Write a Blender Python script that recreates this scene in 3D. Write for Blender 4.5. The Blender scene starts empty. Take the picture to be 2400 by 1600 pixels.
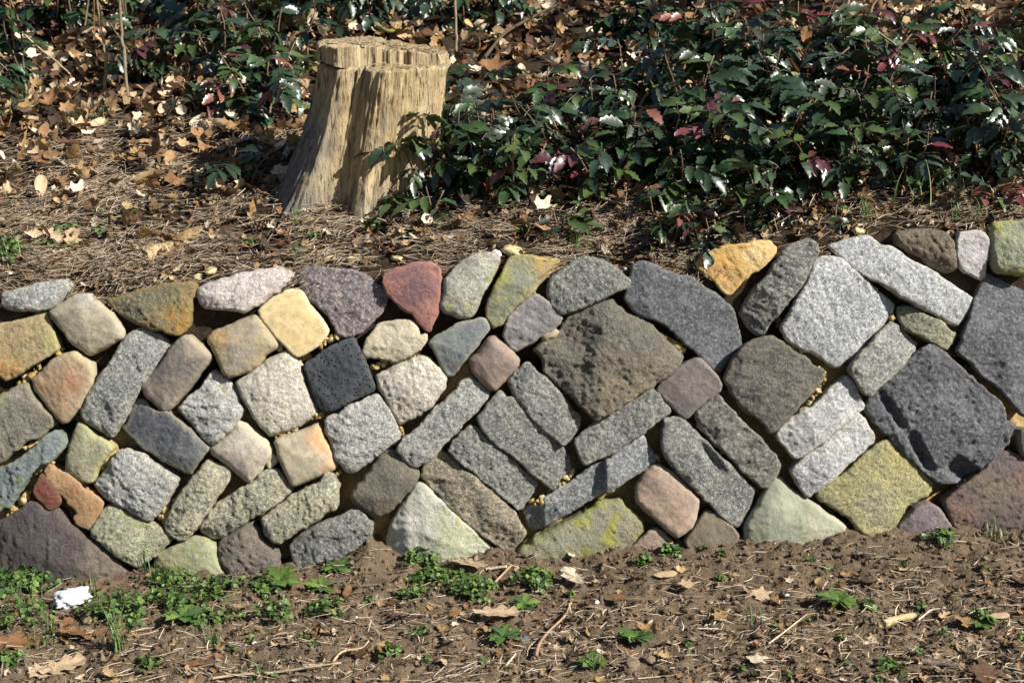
import bpy, math, random
import numpy as np
from mathutils import Vector, Matrix, geometry
random.seed(7); rng = np.random.default_rng(7)
SC = bpy.context.scene; COL = SC.collection
R = math.radians

# ------------------------------------------------------------------ camera, sky, sun, exposure
CAM = np.array((0.0, -3.45, 1.55)); PITCH = R(16.2); FPX = 3560.0
cam = bpy.data.cameras.new('camera'); camo = bpy.data.objects.new('camera', cam); COL.objects.link(camo)
camo.location = CAM; camo.rotation_euler = (R(90) - PITCH, 0, 0)
cam.sensor_fit = 'HORIZONTAL'; cam.sensor_width = 36; cam.lens = FPX / 2400 * 36
cam.clip_start = .05; cam.clip_end = 200
cam.dof.use_dof = True; cam.dof.focus_distance = 3.6; cam.dof.aperture_fstop = 8
SC.camera = camo

SUN = np.array((0.70, -0.36, 0.62)); SUN /= np.linalg.norm(SUN)
W = bpy.data.worlds.new('World'); SC.world = W; W.use_nodes = True
wn = W.node_tree; bg = wn.nodes['Background']; sky = wn.nodes.new('ShaderNodeTexSky')
sky.sky_type = 'NISHITA'; sky.sun_disc = False
sky.sun_elevation = math.asin(SUN[2]); sky.sun_rotation = math.atan2(SUN[0], SUN[1])
wn.links.new(sky.outputs[0], bg.inputs[0]); bg.inputs[1].default_value = 0.05
sl = bpy.data.lights.new('sun', 'SUN'); sl.energy = 5.0; sl.angle = R(0.5); sl.color = (1, .965, .90)
so = bpy.data.objects.new('sun', sl); COL.objects.link(so)
so.rotation_euler = Vector(SUN).to_track_quat('Z', 'Y').to_euler(); so.location = (3, -3, 4)
SC.view_settings.view_transform = 'Standard'; SC.view_settings.look = 'None'
SC.view_settings.gamma = 1; SC.view_settings.use_curve_mapping = False
SC.view_settings.exposure = 0.9
SC.cycles.max_bounces = 6; SC.cycles.diffuse_bounces = 2; SC.cycles.glossy_bounces = 2
SC.cycles.transmission_bounces = 2; SC.cycles.sample_clamp_indirect = 4

# ------------------------------------------------------------------ helpers
def hsh(ix, iy, iz, s):
    h = (ix.astype(np.uint32) * np.uint32(374761393) + iy.astype(np.uint32) * np.uint32(668265263)
         + iz.astype(np.uint32) * np.uint32(2147483647) + np.uint32((s * 1274126177) & 0xffffffff))
    h = (h ^ (h >> np.uint32(13))) * np.uint32(1274126177)
    h = h ^ (h >> np.uint32(16))
    return (h & np.uint32(0xffffff)).astype(np.float64) / 0xffffff * 2 - 1
def vnoise(p, s=0):
    i = np.floor(p).astype(np.int64); f = p - i; f = f * f * f * (f * (f * 6 - 15) + 10)
    x, y, z = i[:, 0], i[:, 1], i[:, 2]; fx, fy, fz = f[:, 0], f[:, 1], f[:, 2]
    def L(a, b, t): return a + (b - a) * t
    return L(L(L(hsh(x, y, z, s), hsh(x+1, y, z, s), fx), L(hsh(x, y+1, z, s), hsh(x+1, y+1, z, s), fx), fy),
             L(L(hsh(x, y, z+1, s), hsh(x+1, y, z+1, s), fx), L(hsh(x, y+1, z+1, s), hsh(x+1, y+1, z+1, s), fx), fy), fz)
ROT = np.array([[.36, .48, -.8], [-.8, .6, 0], [.48, .64, .6]])
def fbm(p, scale, octv=4, s=0, gain=.5):
    p = np.asarray(p, float) * scale; a = 1; r = 0
    for k in range(octv):
        r = r + a * vnoise(p, s + k * 17); p = p @ ROT.T * 2.03 + 5.3; a *= gain
    return r
def p2(x, y, z=0): 
    x = np.asarray(x, float).ravel(); y = np.asarray(y, float).ravel()
    return np.stack([x, y, np.full_like(x, z)], 1)

def mesh(name, v, f, mat=None, col=None, smooth=True, attrs=None):
    """v (n,3); f (m,3) or (m,4) int array -> one mesh datablock"""
    me = bpy.data.meshes.new(name); v = np.asarray(v, np.float32); f = np.asarray(f, np.int32)
    k = f.shape[1]
    me.vertices.add(len(v)); me.vertices.foreach_set('co', v.ravel())
    me.loops.add(f.size); me.loops.foreach_set('vertex_index', f.ravel())
    me.polygons.add(len(f)); me.polygons.foreach_set('loop_start', np.arange(0, f.size, k, dtype=np.int32))
    if col is not None:
        c = np.asarray(col, np.float32)
        if c.shape[1] == 3: c = np.concatenate([c, np.ones((len(c), 1), np.float32)], 1)
        me.attributes.new('col', 'FLOAT_COLOR', 'POINT').data.foreach_set('color', c.ravel())
    for n, a in (attrs or {}).items():
        a = np.asarray(a, np.float32)
        if a.ndim == 1: me.attributes.new(n, 'FLOAT', 'POINT').data.foreach_set('value', a)
        else: me.attributes.new(n, 'FLOAT_COLOR', 'POINT').data.foreach_set('color', a.ravel())
    me.update(calc_edges=True)
    me.polygons.foreach_set('use_smooth', np.full(len(f), smooth, dtype=bool))
    if mat: me.materials.append(mat)
    return me
def obj(name, me, parent=None, M=None):
    o = bpy.data.objects.new(name, me); COL.objects.link(o)
    if parent: o.parent = parent
    if M is not None: o.matrix_local = M
    return o
def tag(o, label=None, cat=None, group=None, kind=None):
    if label: o['label'] = label
    if cat: o['category'] = cat
    if group: o['group'] = group
    if kind: o['kind'] = kind
    return o
def thing(name, label, cat, loc=(0, 0, 0), rz=0, group=None):
    o = bpy.data.objects.new(name, None); COL.objects.link(o); o.empty_display_size = .05
    o.location = loc; o.rotation_euler = (0, 0, rz)
    return tag(o, label, cat, group)
class MB:
    """collects triangles with a colour per vertex"""
    def __init__(s): s.v = []; s.f = []; s.c = []; s.n = 0
    def add(s, v, f, c):
        v = np.asarray(v, float); f = np.asarray(f, int)
        if f.shape[1] == 4: f = np.concatenate([f[:, [0, 1, 2]], f[:, [0, 2, 3]]])
        c = np.asarray(c, float)
        if c.ndim == 1: c = np.tile(c, (len(v), 1))
        s.v.append(v); s.f.append(f + s.n); s.c.append(c); s.n += len(v)
    def mesh(s, name, mat, smooth=True):
        return mesh(name, np.concatenate(s.v), np.concatenate(s.f), mat, np.concatenate(s.c), smooth)
def scatter(tv, tf, M, P, tc, C):
    """many copies of a template: tv (n,3), tf (m,3), M (N,3,3), P (N,3), tc (n,) shade, C (N,3)"""
    N, n = len(P), len(tv)
    v = np.einsum('Nij,nj->Nni', M, tv) + P[:, None, :]
    f = tf[None] + (np.arange(N) * n)[:, None, None]
    c = C[:, None, :] * tc[None, :, None]
    return v.reshape(-1, 3), f.reshape(-1, 3), c.reshape(-1, 3)
def rotM(yaw, pitch, roll):
    cy, sy, cp, sp, cr, sr = np.cos(yaw), np.sin(yaw), np.cos(pitch), np.sin(pitch), np.cos(roll), np.sin(roll)
    o, i = np.zeros_like(cy), np.ones_like(cy)
    Z = np.array([[cy, -sy, o], [sy, cy, o], [o, o, i]]); Y = np.array([[cp, o, sp], [o, i, o], [-sp, o, cp]])
    X = np.array([[i, o, o], [o, cr, -sr], [o, sr, cr]])
    return np.einsum('ijN,jkN,klN->Nil', Z, Y, X)
def m4(M, P):
    m = Matrix.Identity(4)
    for i in range(3):
        for j in range(3): m[i][j] = float(M[i][j])
        m[i][3] = float(P[i])
    return m
def tube(pts, r0, r1, sides=6, jit=0, cap=True):
    pts = np.asarray(pts, float); n = len(pts); v = []; f = []
    t = np.gradient(pts, axis=0); t /= np.linalg.norm(t, axis=1)[:, None] + 1e-9
    ref = np.array((.31, .17, .93)) if abs(t[:, 2]).mean() < .8 else np.array((1., .2, 0))
    for i in range(n):
        a = np.cross(t[i], ref); a /= np.linalg.norm(a); b = np.cross(t[i], a)
        r = r0 + (r1 - r0) * i / (n - 1)
        for k in range(sides):
            w = 2 * math.pi * k / sides; rr = r * (1 + jit * random.uniform(-1, 1))
            v.append(pts[i] + rr * (math.cos(w) * a + math.sin(w) * b))
    for i in range(n - 1):
        for k in range(sides):
            a, b = i * sides + k, i * sides + (k + 1) % sides
            f.append((a, b, b + sides, a + sides))
    f = np.array(f); f = np.concatenate([f[:, [0, 1, 2]], f[:, [0, 2, 3]]])
    if cap:
        c = []
        for base in (0, (n - 1) * sides):
            for k in range(1, sides - 1): c.append((base, base + k, base + k + 1))
        f = np.concatenate([f, np.array(c)])
    return np.array(v), f
def curve(a, b, bend=.1, n=7, sag=0):
    a, b = np.asarray(a, float), np.asarray(b, float); t = np.linspace(0, 1, n)[:, None]
    L = np.linalg.norm(b - a); o = np.array([random.uniform(-1, 1) for _ in range(3)]) * bend * L; o[2] = abs(o[2]) * .5 - sag
    w = np.array([random.uniform(-1, 1) for _ in range(3)]) * bend * L * .25
    return a + (b - a) * t + o * np.sin(t * math.pi) + w * np.sin(t * 2.6 * math.pi) * np.minimum(1, 4 * (1 - t))

# ---- pixel of the photograph (2400 x 1600) -> place in the scene
def ray(px, py):
    d = np.array((px - 1200.0, FPX * math.cos(PITCH) + (800 - py) * math.sin(PITCH), -FPX * math.sin(PITCH) + (800 - py) * math.cos(PITCH)))
    return d / np.linalg.norm(d)
LEAN = R(13); WN = np.array((0, -math.cos(LEAN), math.sin(LEAN))); WV = np.array((0, math.sin(LEAN), math.cos(LEAN)))
def on_wall(px, py, w=0.0):
    d = ray(px, py); t = (w - CAM @ WN) / (d @ WN); P = CAM + d * t
    return P[0], P @ WV
def wpt(u, v, w): return np.array((u, 0, 0)) + v * WV + w * WN

# ------------------------------------------------------------------ node materials
def nmat(name):
    m = bpy.data.materials.new(name); m.use_nodes = True; nt = m.node_tree; b = nt.nodes['Principled BSDF']
    def N(t, **k):
        n = nt.nodes.new('ShaderNode' + t)
        for a, v in k.items(): setattr(n, a, v)
        return n
    def L(a, b_): nt.links.new(a, b_)
    return m, b, N, L
def setv(n, **k):
    for a, v in k.items(): n.inputs[a.replace('_', ' ')].default_value = v
def mixc(N, L, fac, a, b, bt='MIX'):
    n = N('Mix', data_type='RGBA', blend_type=bt)
    for s, x in ((0, fac), (6, a), (7, b)):
        if hasattr(x, 'links') : L(x, n.inputs[s])
        elif s == 0: n.inputs[s].default_value = x
        else: n.inputs[s].default_value = (*x, 1) if len(x) == 3 else x
    return n.outputs[2]
def rampf(N, L, src, lo, hi):
    n = N('MapRange'); L(src, n.inputs[0]); n.inputs[1].default_value = lo; n.inputs[2].default_value = hi; n.clamp = True
    return n.outputs[0]
def noise(N, L, vec, scale, det=4, rough=.55, dist=0):
    n = N('TexNoise'); L(vec, n.inputs['Vector']); setv(n, Scale=scale, Detail=det, Roughness=rough, Distortion=dist); return n.outputs[0]
def mul(N, L, a, b, op='MULTIPLY'):
    n = N('Math', operation=op)
    for i, x in enumerate((a, b)):
        if hasattr(x, 'links'): L(x, n.inputs[i])
        else: n.inputs[i].default_value = x
    return n.outputs[0]
def vcmat(name, rough=.7, spec=.3, nscale=120, namt=.5, bump=.2, bscale=200, bdist=.002, trans=0):
    """colour from the mesh's own colour attribute, mottled"""
    m, b, N, L = nmat(name)
    at = N('Attribute', attribute_name='col'); tc = N('TexCoord'); v = tc.outputs['Object']
    nz = noise(N, L, v, nscale, 4, .6)
    f = rampf(N, L, nz, .3, .7); dark = mixc(N, L, 1.0, at.outputs[0], (1 - namt,) * 3, 'MULTIPLY')
    c = mixc(N, L, f, dark, at.outputs[0]); L(c, b.inputs['Base Color'])
    setv(b, Roughness=rough, Specular_IOR_Level=spec)
    if bump:
        bn = noise(N, L, v, bscale, 4, .6); bp = N('Bump'); setv(bp, Strength=bump, Distance=bdist); L(bn, bp.inputs['Height']); L(bp.outputs[0], b.inputs['Normal'])
    if trans:
        td = N('BsdfTranslucent'); L(c, td.inputs[0]); mx = N('MixShader'); mx.inputs[0].default_value = trans
        out = m.node_tree.nodes['Material Output']; L(b.outputs[0], mx.inputs[1]); L(td.outputs[0], mx.inputs[2]); L(mx.outputs[0], out.inputs[0])
    return m
def soilmat(name, cols, fine=260):
    m, b, N, L = nmat(name); tc = N('TexCoord'); v = tc.outputs['Object']
    a = noise(N, L, v, 5, 5, .6); g = noise(N, L, v, 60, 6, .7); h = noise(N, L, v, fine, 3, .7)
    c = mixc(N, L, rampf(N, L, a, .35, .65), cols[0], cols[1])
    c = mixc(N, L, rampf(N, L, g, .45, .7), c, cols[2])
    c = mixc(N, L, mul(N, L, rampf(N, L, h, .56, .7), .7), c, cols[3])
    L(c, b.inputs['Base Color']); setv(b, Roughness=.95, Specular_IOR_Level=.1)
    hs = mul(N, L, g, h, 'ADD'); bp = N('Bump'); setv(bp, Strength=.8, Distance=.008); L(hs, bp.inputs['Height']); L(bp.outputs[0], b.inputs['Normal'])
    return m
# kind: colour A, colour B, dark grains, pale grains, edge colour, edge amount, lichen amount, lichen colour, roughness amplitude (m), rounding (m)
CREAM = (.50, .42, .26); YL = (.28, .27, .085)
KIND = {
 'G':   ((.38,.37,.32),(.20,.205,.20),.55,.5,CREAM,.25,.10,YL,.0052,.016),
 'Gw':  ((.50,.485,.42),(.30,.30,.275),.45,.6,CREAM,.35,.12,YL,.0052,.018),
 'Gw2': ((.52,.51,.47),(.30,.30,.29),.45,.6,CREAM,.3,0,YL,.0042,.012),
 'Gl':  ((.40,.405,.40),(.27,.275,.28),.5,.6,CREAM,.35,0,YL,.0036,.014),
 'Gm':  ((.27,.265,.23),(.13,.133,.13),.5,.55,CREAM,.12,.08,YL,.0050,.013),
 'Gm2': ((.25,.25,.24),(.12,.125,.13),.45,.5,CREAM,.08,0,YL,.0034,.010),
 'Gd':  ((.140,.143,.148),(.075,.078,.084),.4,.45,CREAM,.08,0,YL,.0042,.012),
 'Gd2': ((.155,.158,.163),(.088,.09,.095),.4,.5,CREAM,.06,0,YL,.0060,.012),
 'Gy':  ((.44,.40,.27),(.25,.24,.18),.5,.55,CREAM,.3,.2,YL,.0062,.018),
 'Gyg': ((.40,.38,.25),(.22,.22,.16),.5,.4,CREAM,.25,.45,(.30,.31,.09),.0062,.018),
 'Gyd': ((.28,.265,.18),(.15,.15,.12),.5,.5,CREAM,.15,.1,YL,.0045,.014),
 'Gb':  ((.36,.30,.20),(.17,.155,.125),.5,.5,CREAM,.15,.1,YL,.0062,.014),
 'Gb2': ((.25,.235,.19),(.12,.12,.11),.5,.5,CREAM,.08,0,YL,.0055,.012),
 'Glich': ((.33,.315,.26),(.22,.21,.17),.4,.4,CREAM,.1,.3,(.36,.37,.06),.0034,.020),
 'creamG': ((.56,.50,.39),(.38,.345,.28),.35,.5,CREAM,.35,.12,YL,.0042,.022),
 'sand': ((.46,.36,.20),(.30,.23,.12),.12,.2,(.42,.38,.2),.3,.2,(.36,.36,.12),.0042,.014),
 'smoothtan': ((.36,.315,.23),(.25,.215,.155),.12,.12,CREAM,.25,.1,YL,.0016,.022),
 'ochre': ((.27,.235,.13),(.15,.145,.11),.3,.35,(.42,.25,.06),.5,.3,(.28,.27,.10),.0055,.016),
 'ochresm': ((.36,.27,.15),(.28,.25,.19),.2,.25,(.38,.30,.14),.2,.15,(.33,.30,.12),.0020,.026),
 'pinkw': ((.56,.475,.43),(.42,.36,.33),.4,.5,CREAM,.1,0,YL,.0040,.020),
 'redgrey': ((.35,.305,.21),(.32,.22,.13),.15,.15,(.38,.36,.22),.6,.2,(.33,.34,.15),.0020,.020),
 'brownsm': ((.24,.20,.15),(.14,.125,.115),.2,.2,CREAM,.3,0,YL,.0018,.022),
 'greybr': ((.26,.235,.18),(.15,.14,.12),.35,.35,(.36,.34,.12),.25,.15,YL,.0040,.016),
 'bluegreen': ((.31,.35,.34),(.20,.235,.235),.15,.2,(.28,.32,.14),.3,.4,(.26,.30,.10),.0050,.012),
 'greentan': ((.36,.33,.21),(.24,.235,.16),.2,.2,(.45,.42,.17),.6,.25,(.35,.36,.12),.0034,.018),
 'slate': ((.115,.118,.125),(.052,.054,.06),.3,.35,(.33,.29,.17),.5,0,YL,.0028,.014),
 'pinksm': ((.47,.405,.33),(.37,.315,.25),.15,.2,(.40,.37,.19),.45,.1,YL,.0016,.030),
 'redbrown': ((.33,.165,.085),(.34,.235,.125),.15,.15,(.36,.30,.14),.2,.15,YL,.0026,.008),
 'darkred': ((.22,.075,.05),(.15,.055,.04),.2,.1,(.3,.25,.1),.2,.05,YL,.0040,.012),
 'purpledark': ((.12,.095,.087),(.065,.057,.058),.35,.3,(.25,.19,.13),.35,.15,(.18,.16,.09),.0046,.020),
 'green': ((.32,.325,.20),(.25,.26,.15),.15,.15,(.38,.33,.18),.3,.2,(.30,.33,.12),.0030,.024),
 'browngrey': ((.26,.215,.165),(.155,.14,.125),.3,.3,(.36,.27,.17),.2,0,YL,.0055,.022),
 'yellowsm': ((.62,.485,.26),(.50,.375,.18),.06,.05,(.56,.49,.31),.7,0,YL,.0006,.012),
 'purple': ((.31,.25,.24),(.15,.14,.15),.4,.5,(.33,.27,.25),.2,0,YL,.0050,.016),
 'red': ((.30,.135,.10),(.17,.095,.10),.15,.2,(.33,.17,.13),.4,0,YL,.0026,.012),
 'cream': ((.62,.54,.38),(.48,.42,.31),.08,.1,(.52,.43,.25),.4,0,YL,.0036,.016),
 'greenyel': ((.26,.245,.14),(.17,.18,.13),.2,.2,(.35,.25,.07),.45,.35,(.36,.36,.03),.0026,.012),
 'bluegrey': ((.235,.245,.225),(.15,.16,.165),.15,.15,(.34,.30,.20),.35,0,YL,.0024,.014),
 'basalt': ((.060,.064,.072),(.036,.039,.045),.2,.1,(.10,.10,.09),.3,0,YL,.0022,.010),
 'tansm': ((.42,.36,.255),(.32,.275,.195),.1,.1,(.36,.31,.17),.3,.05,YL,.0012,.022),
 'darkbrown': ((.20,.17,.12),(.105,.095,.075),.3,.3,(.25,.21,.13),.2,.1,YL,.0036,.020),
 'palegreen': ((.48,.465,.39),(.38,.375,.30),.15,.3,CREAM,.2,.3,(.33,.33,.14),.0034,.018),
 'redbrsm': ((.29,.20,.15),(.20,.16,.135),.2,.15,(.33,.26,.17),.3,0,YL,.0014,.032),
 'lilac': ((.29,.27,.265),(.19,.18,.185),.2,.2,(.36,.30,.18),.25,0,YL,.0030,.016),
 'bigbrown': ((.25,.215,.155),(.14,.135,.12),.25,.45,(.29,.25,.17),.25,.1,(.2,.19,.1),.0070,.018),
 'orange': ((.58,.31,.065),(.66,.46,.19),.06,.1,(.58,.42,.2),.3,0,YL,.0038,.008),
 'brownrough': ((.30,.24,.155),(.15,.13,.10),.4,.3,(.22,.18,.12),.2,0,YL,.0060,.026),
 'quartz': ((.72,.68,.66),(.58,.54,.52),.05,.3,(.62,.52,.36),.3,0,YL,.0050,.012),
 'lichen': ((.34,.35,.22),(.22,.24,.18),.3,.3,(.3,.33,.2),.2,.72,(.36,.355,.09),.0038,.024),
 'lichen2': ((.34,.32,.20),(.24,.23,.16),.3,.3,(.36,.37,.08),.5,.62,(.34,.33,.05),.0060,.022),
 'yellowG': ((.44,.38,.17),(.26,.235,.135),.45,.4,(.42,.36,.16),.2,.25,(.38,.36,.10),.0055,.016),
 'greensm': ((.275,.28,.195),(.195,.205,.14),.12,.12,(.43,.41,.29),.5,.2,(.28,.33,.14),.0022,.020),
 'darkbrG': ((.16,.145,.115),(.085,.082,.076),.4,.4,(.25,.20,.12),.35,.1,(.2,.18,.1),.0044,.014),
 'greybrsm': ((.185,.155,.135),(.145,.125,.115),.25,.25,(.22,.19,.15),.15,0,YL,.0012,.010),
 'pinkbr': ((.36,.26,.19),(.26,.195,.15),.15,.15,(.36,.315,.22),.5,0,YL,.0016,.030),
 'pinkrough': ((.38,.27,.20),(.27,.205,.155),.2,.2,(.34,.27,.18),.2,0,YL,.0036,.014),
 'brownbase': ((.20,.165,.11),(.135,.115,.085),.2,.15,(.26,.20,.13),.3,.1,YL,.0020,.016),
 'purplebr': ((.24,.165,.13),(.145,.11,.105),.2,.2,(.28,.20,.13),.25,0,YL,.0055,.016),
 'purplesm': ((.25,.195,.20),(.17,.14,.15),.2,.2,(.30,.22,.15),.25,0,YL,.0036,.016),
}
def stonemat(kind, seed):
    A, B, dk, pl, E, ea, li, LC, amp, rnd = KIND[kind]
    if dk + pl > .75: A = tuple(x * 1.18 for x in A); B = tuple(x * 1.22 for x in B)
    gr = dk + pl > .75                       # granite-like: coarse mixed grains
    m, b, N, L = nmat('stone_' + kind)
    tc = N('TexCoord'); mp = N('Mapping'); L(tc.outputs['Object'], mp.inputs[0]); mp.inputs[1].default_value = (seed * 3.7 % 50, seed * 7.1 % 50, seed * 1.3 % 50)
    v = mp.outputs[0]
    n1 = noise(N, L, v, 13, 5, .6, .4); n2 = noise(N, L, v, 170 if gr else 240, 3, .8); n3 = noise(N, L, v, 130 if gr else 300, 3, .75)
    n4 = noise(N, L, v, 45, 5, .65)
    c = mixc(N, L, rampf(N, L, n1, .36, .64), A, B)
    c = mixc(N, L, mul(N, L, rampf(N, L, n4, .42, .68), .75), c, tuple(x * .62 for x in B))
    at = N('Attribute', attribute_name='tint'); 
    c = mixc(N, L, mul(N, L, at.outputs['Alpha'], rampf(N, L, n4, .2, .55)), c, at.outputs[0])
    if ea:
        ed = N('Attribute', attribute_name='edge')
        ef = rampf(N, L, mul(N, L, ed.outputs['Fac'], mul(N, L, n4, .25, 'ADD')), .25, .8)
        c = mixc(N, L, mul(N, L, ef, ea), c, E)
    c = mixc(N, L, mul(N, L, rampf(N, L, n2, .545, .625), dk * 1.35 if dk < .6 else .85), c, (.035, .036, .038))
    c = mixc(N, L, mul(N, L, rampf(N, L, n3, .50, .60), pl * .9), c, tuple(min(.8, x * 1.7 + .07) for x in A))
    if li:
        l1 = noise(N, L, v, 16, 7, .68, .6)
        c = mixc(N, L, mul(N, L, rampf(N, L, l1, .66 - .22 * li, .72 - .2 * li), .85), c, LC)
    if kind == 'basalt':
        vo = N('TexVoronoi'); L(v, vo.inputs['Vector']); setv(vo, Scale=105, Randomness=1)
        hole = rampf(N, L, vo.outputs['Distance'], .18, .30); c = mixc(N, L, hole, (.004, .004, .005), c)
    L(c, b.inputs['Base Color']); setv(b, Roughness=.85, Specular_IOR_Level=.25)
    rough = min(1.0, amp / .005)
    h = mul(N, L, mul(N, L, noise(N, L, v, 115, 6, .78), 1.7 * (.15 + rough)), mul(N, L, n2, .5 * (.3 + rough)), 'ADD')
    bp = N('Bump'); setv(bp, Strength=.55 + .45 * rough, Distance=.0025 + .0045 * rough)
    if kind == 'basalt': h = mul(N, L, h, mul(N, L, hole, 1.6), 'ADD')
    L(h, bp.inputs['Height']); L(bp.outputs[0], b.inputs['Normal'])
    return m

# ------------------------------------------------------------------ ground and bank
BASE = [(0,1352),(150,1368),(300,1352),(450,1345),(600,1340),(740,1325),(860,1272),(910,1297),(1000,1312),(1180,1300),(1350,1297),(1470,1283),(1530,1298),(1620,1285),(1725,1270),(1876,1268),(1978,1245),(2055,1250),(2170,1250),(2246,1235),(2400,1240)]
TOP = [(0,690),(150,660),(230,688),(440,663),(560,645),(690,628),(850,640),(980,617),(1110,600),(1180,595),(1310,607),(1370,602),(1440,628),(1490,615),(1570,632),(1630,640),(1700,590),(1810,567),(1890,566),(1950,575),(2030,556),(2080,575),(2130,542),(2240,560),(2310,540),(2400,520)]
bw = np.array([on_wall(*p) for p in BASE]); tw = np.array([on_wall(*p) for p in TOP])
bx, bz_ = bw[:, 0], bw[:, 1] * math.cos(LEAN); tx, tz_ = tw[:, 0], tw[:, 1] * math.cos(LEAN)
bl = np.polyfit(bx, bz_, 1); tl = np.polyfit(tx, tz_, 1)
def zbase(x): return np.where((x > bx[0]) & (x < bx[-1]), np.interp(x, bx, bz_), np.polyval(bl, x))
def ztop(x):
    k = [np.interp(x + d, tx, tz_) for d in (-.05, 0, .05)]
    return np.where((x > tx[0]) & (x < tx[-1]), sum(k) / 3, np.polyval(tl, x)) - .030
def ground_z(x, y):
    x = np.asarray(x, float).ravel(); y = np.asarray(y, float).ravel(); d = np.maximum(0, .02 - y)
    z = np.polyval(bl, x) + (zbase(x) - np.polyval(bl, x)) * np.exp(-d / .09)
    return z + .012 * fbm(p2(x, y), 3.2, 3, 3) * np.minimum(1, d * 6) + .009 * fbm(p2(x, y), 17, 3, 4) + .006 * fbm(p2(x, y), 55, 3, 5, .6)
def ytop(x): return (ztop(np.asarray(x, float)) + .030) * math.tan(LEAN)
SLOPE = math.tan(R(14.5))
def bank_z(x, y):
    x = np.asarray(x, float).ravel(); y = np.asarray(y, float).ravel(); d = np.maximum(0, y - ytop(x))
    lin = np.polyval(tl, x) - .02
    return lin + (ztop(x) - lin) * np.exp(-d / .12) + d * SLOPE + .028 * (1 - np.exp(-d / .05)) - .055 * np.exp(-(d / .04) ** 2) + .03 * fbm(p2(x, y), 1.6, 2, 8) * np.minimum(1, d * 3) + .012 * fbm(p2(x, y), 9, 3, 9)
def march(px, py, fn):
    d = ray(px, py); t = np.arange(2.2, 9, .006); P = CAM + d * t[:, None]
    i = np.argmax(P[:, 2] < fn(P[:, 0], P[:, 1])); return P[i]
def on_ground(px, py): return march(px, py, ground_z)
def on_bank(px, py):
    d = ray(px, py); t = np.arange(3.0, 9, .006); P = CAM + d * t[:, None]
    ok = (P[:, 2] < bank_z(P[:, 0], P[:, 1])) & (P[:, 1] > ytop(P[:, 0]) - .02)
    return P[np.argmax(ok)]
def grid_mesh(name, xs, ys, fn, mat):
    X, Y = np.meshgrid(xs, ys); Z = fn(X, Y); n, m_ = X.shape
    v = np.stack([X.ravel(), Y.ravel(), np.asarray(Z).ravel()], 1); i = np.arange(n * m_).reshape(n, m_)
    f = np.stack([i[:-1, :-1], i[:-1, 1:], i[1:, 1:], i[1:, :-1]], -1).reshape(-1, 4)
    return mesh(name, v, f, mat)
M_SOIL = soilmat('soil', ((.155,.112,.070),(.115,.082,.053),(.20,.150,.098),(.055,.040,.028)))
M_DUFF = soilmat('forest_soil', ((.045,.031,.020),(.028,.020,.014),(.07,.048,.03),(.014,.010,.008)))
xs = np.concatenate([np.linspace(-14, -1.9, 22), np.arange(-1.85, 1.85, .0075), np.linspace(1.9, 14, 22)])
ys = np.concatenate([np.linspace(-14, -1.1, 22), np.arange(-1.05, .10, .0075), [.15, .25]])
tag(obj('ground', grid_mesh('ground', xs, ys, ground_z, M_SOIL)), kind='structure')
xs = np.concatenate([np.linspace(-14, -2.9, 22), np.arange(-2.8, 2.8, .016), np.linspace(2.9, 14, 22)])
ts = np.concatenate([[0], np.arange(.0, 2.9, .016), np.linspace(3, 14, 30)])
def bank_fn(X, T):
    Y = ytop(X.ravel()) + .015 + T.ravel(); Z = bank_z(X.ravel(), Y); return Y, Z
X, T = np.meshgrid(xs, ts); Y, Z = bank_fn(X, T); Z = Z.reshape(X.shape); Z[0] -= .6
i = np.arange(X.size).reshape(X.shape)
f = np.stack([i[:-1, :-1], i[:-1, 1:], i[1:, 1:], i[1:, :-1]], -1).reshape(-1, 4)
tag(obj('bank', mesh('bank', np.stack([X.ravel(), Y, Z.ravel()], 1), f, M_DUFF)), kind='structure')

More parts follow.
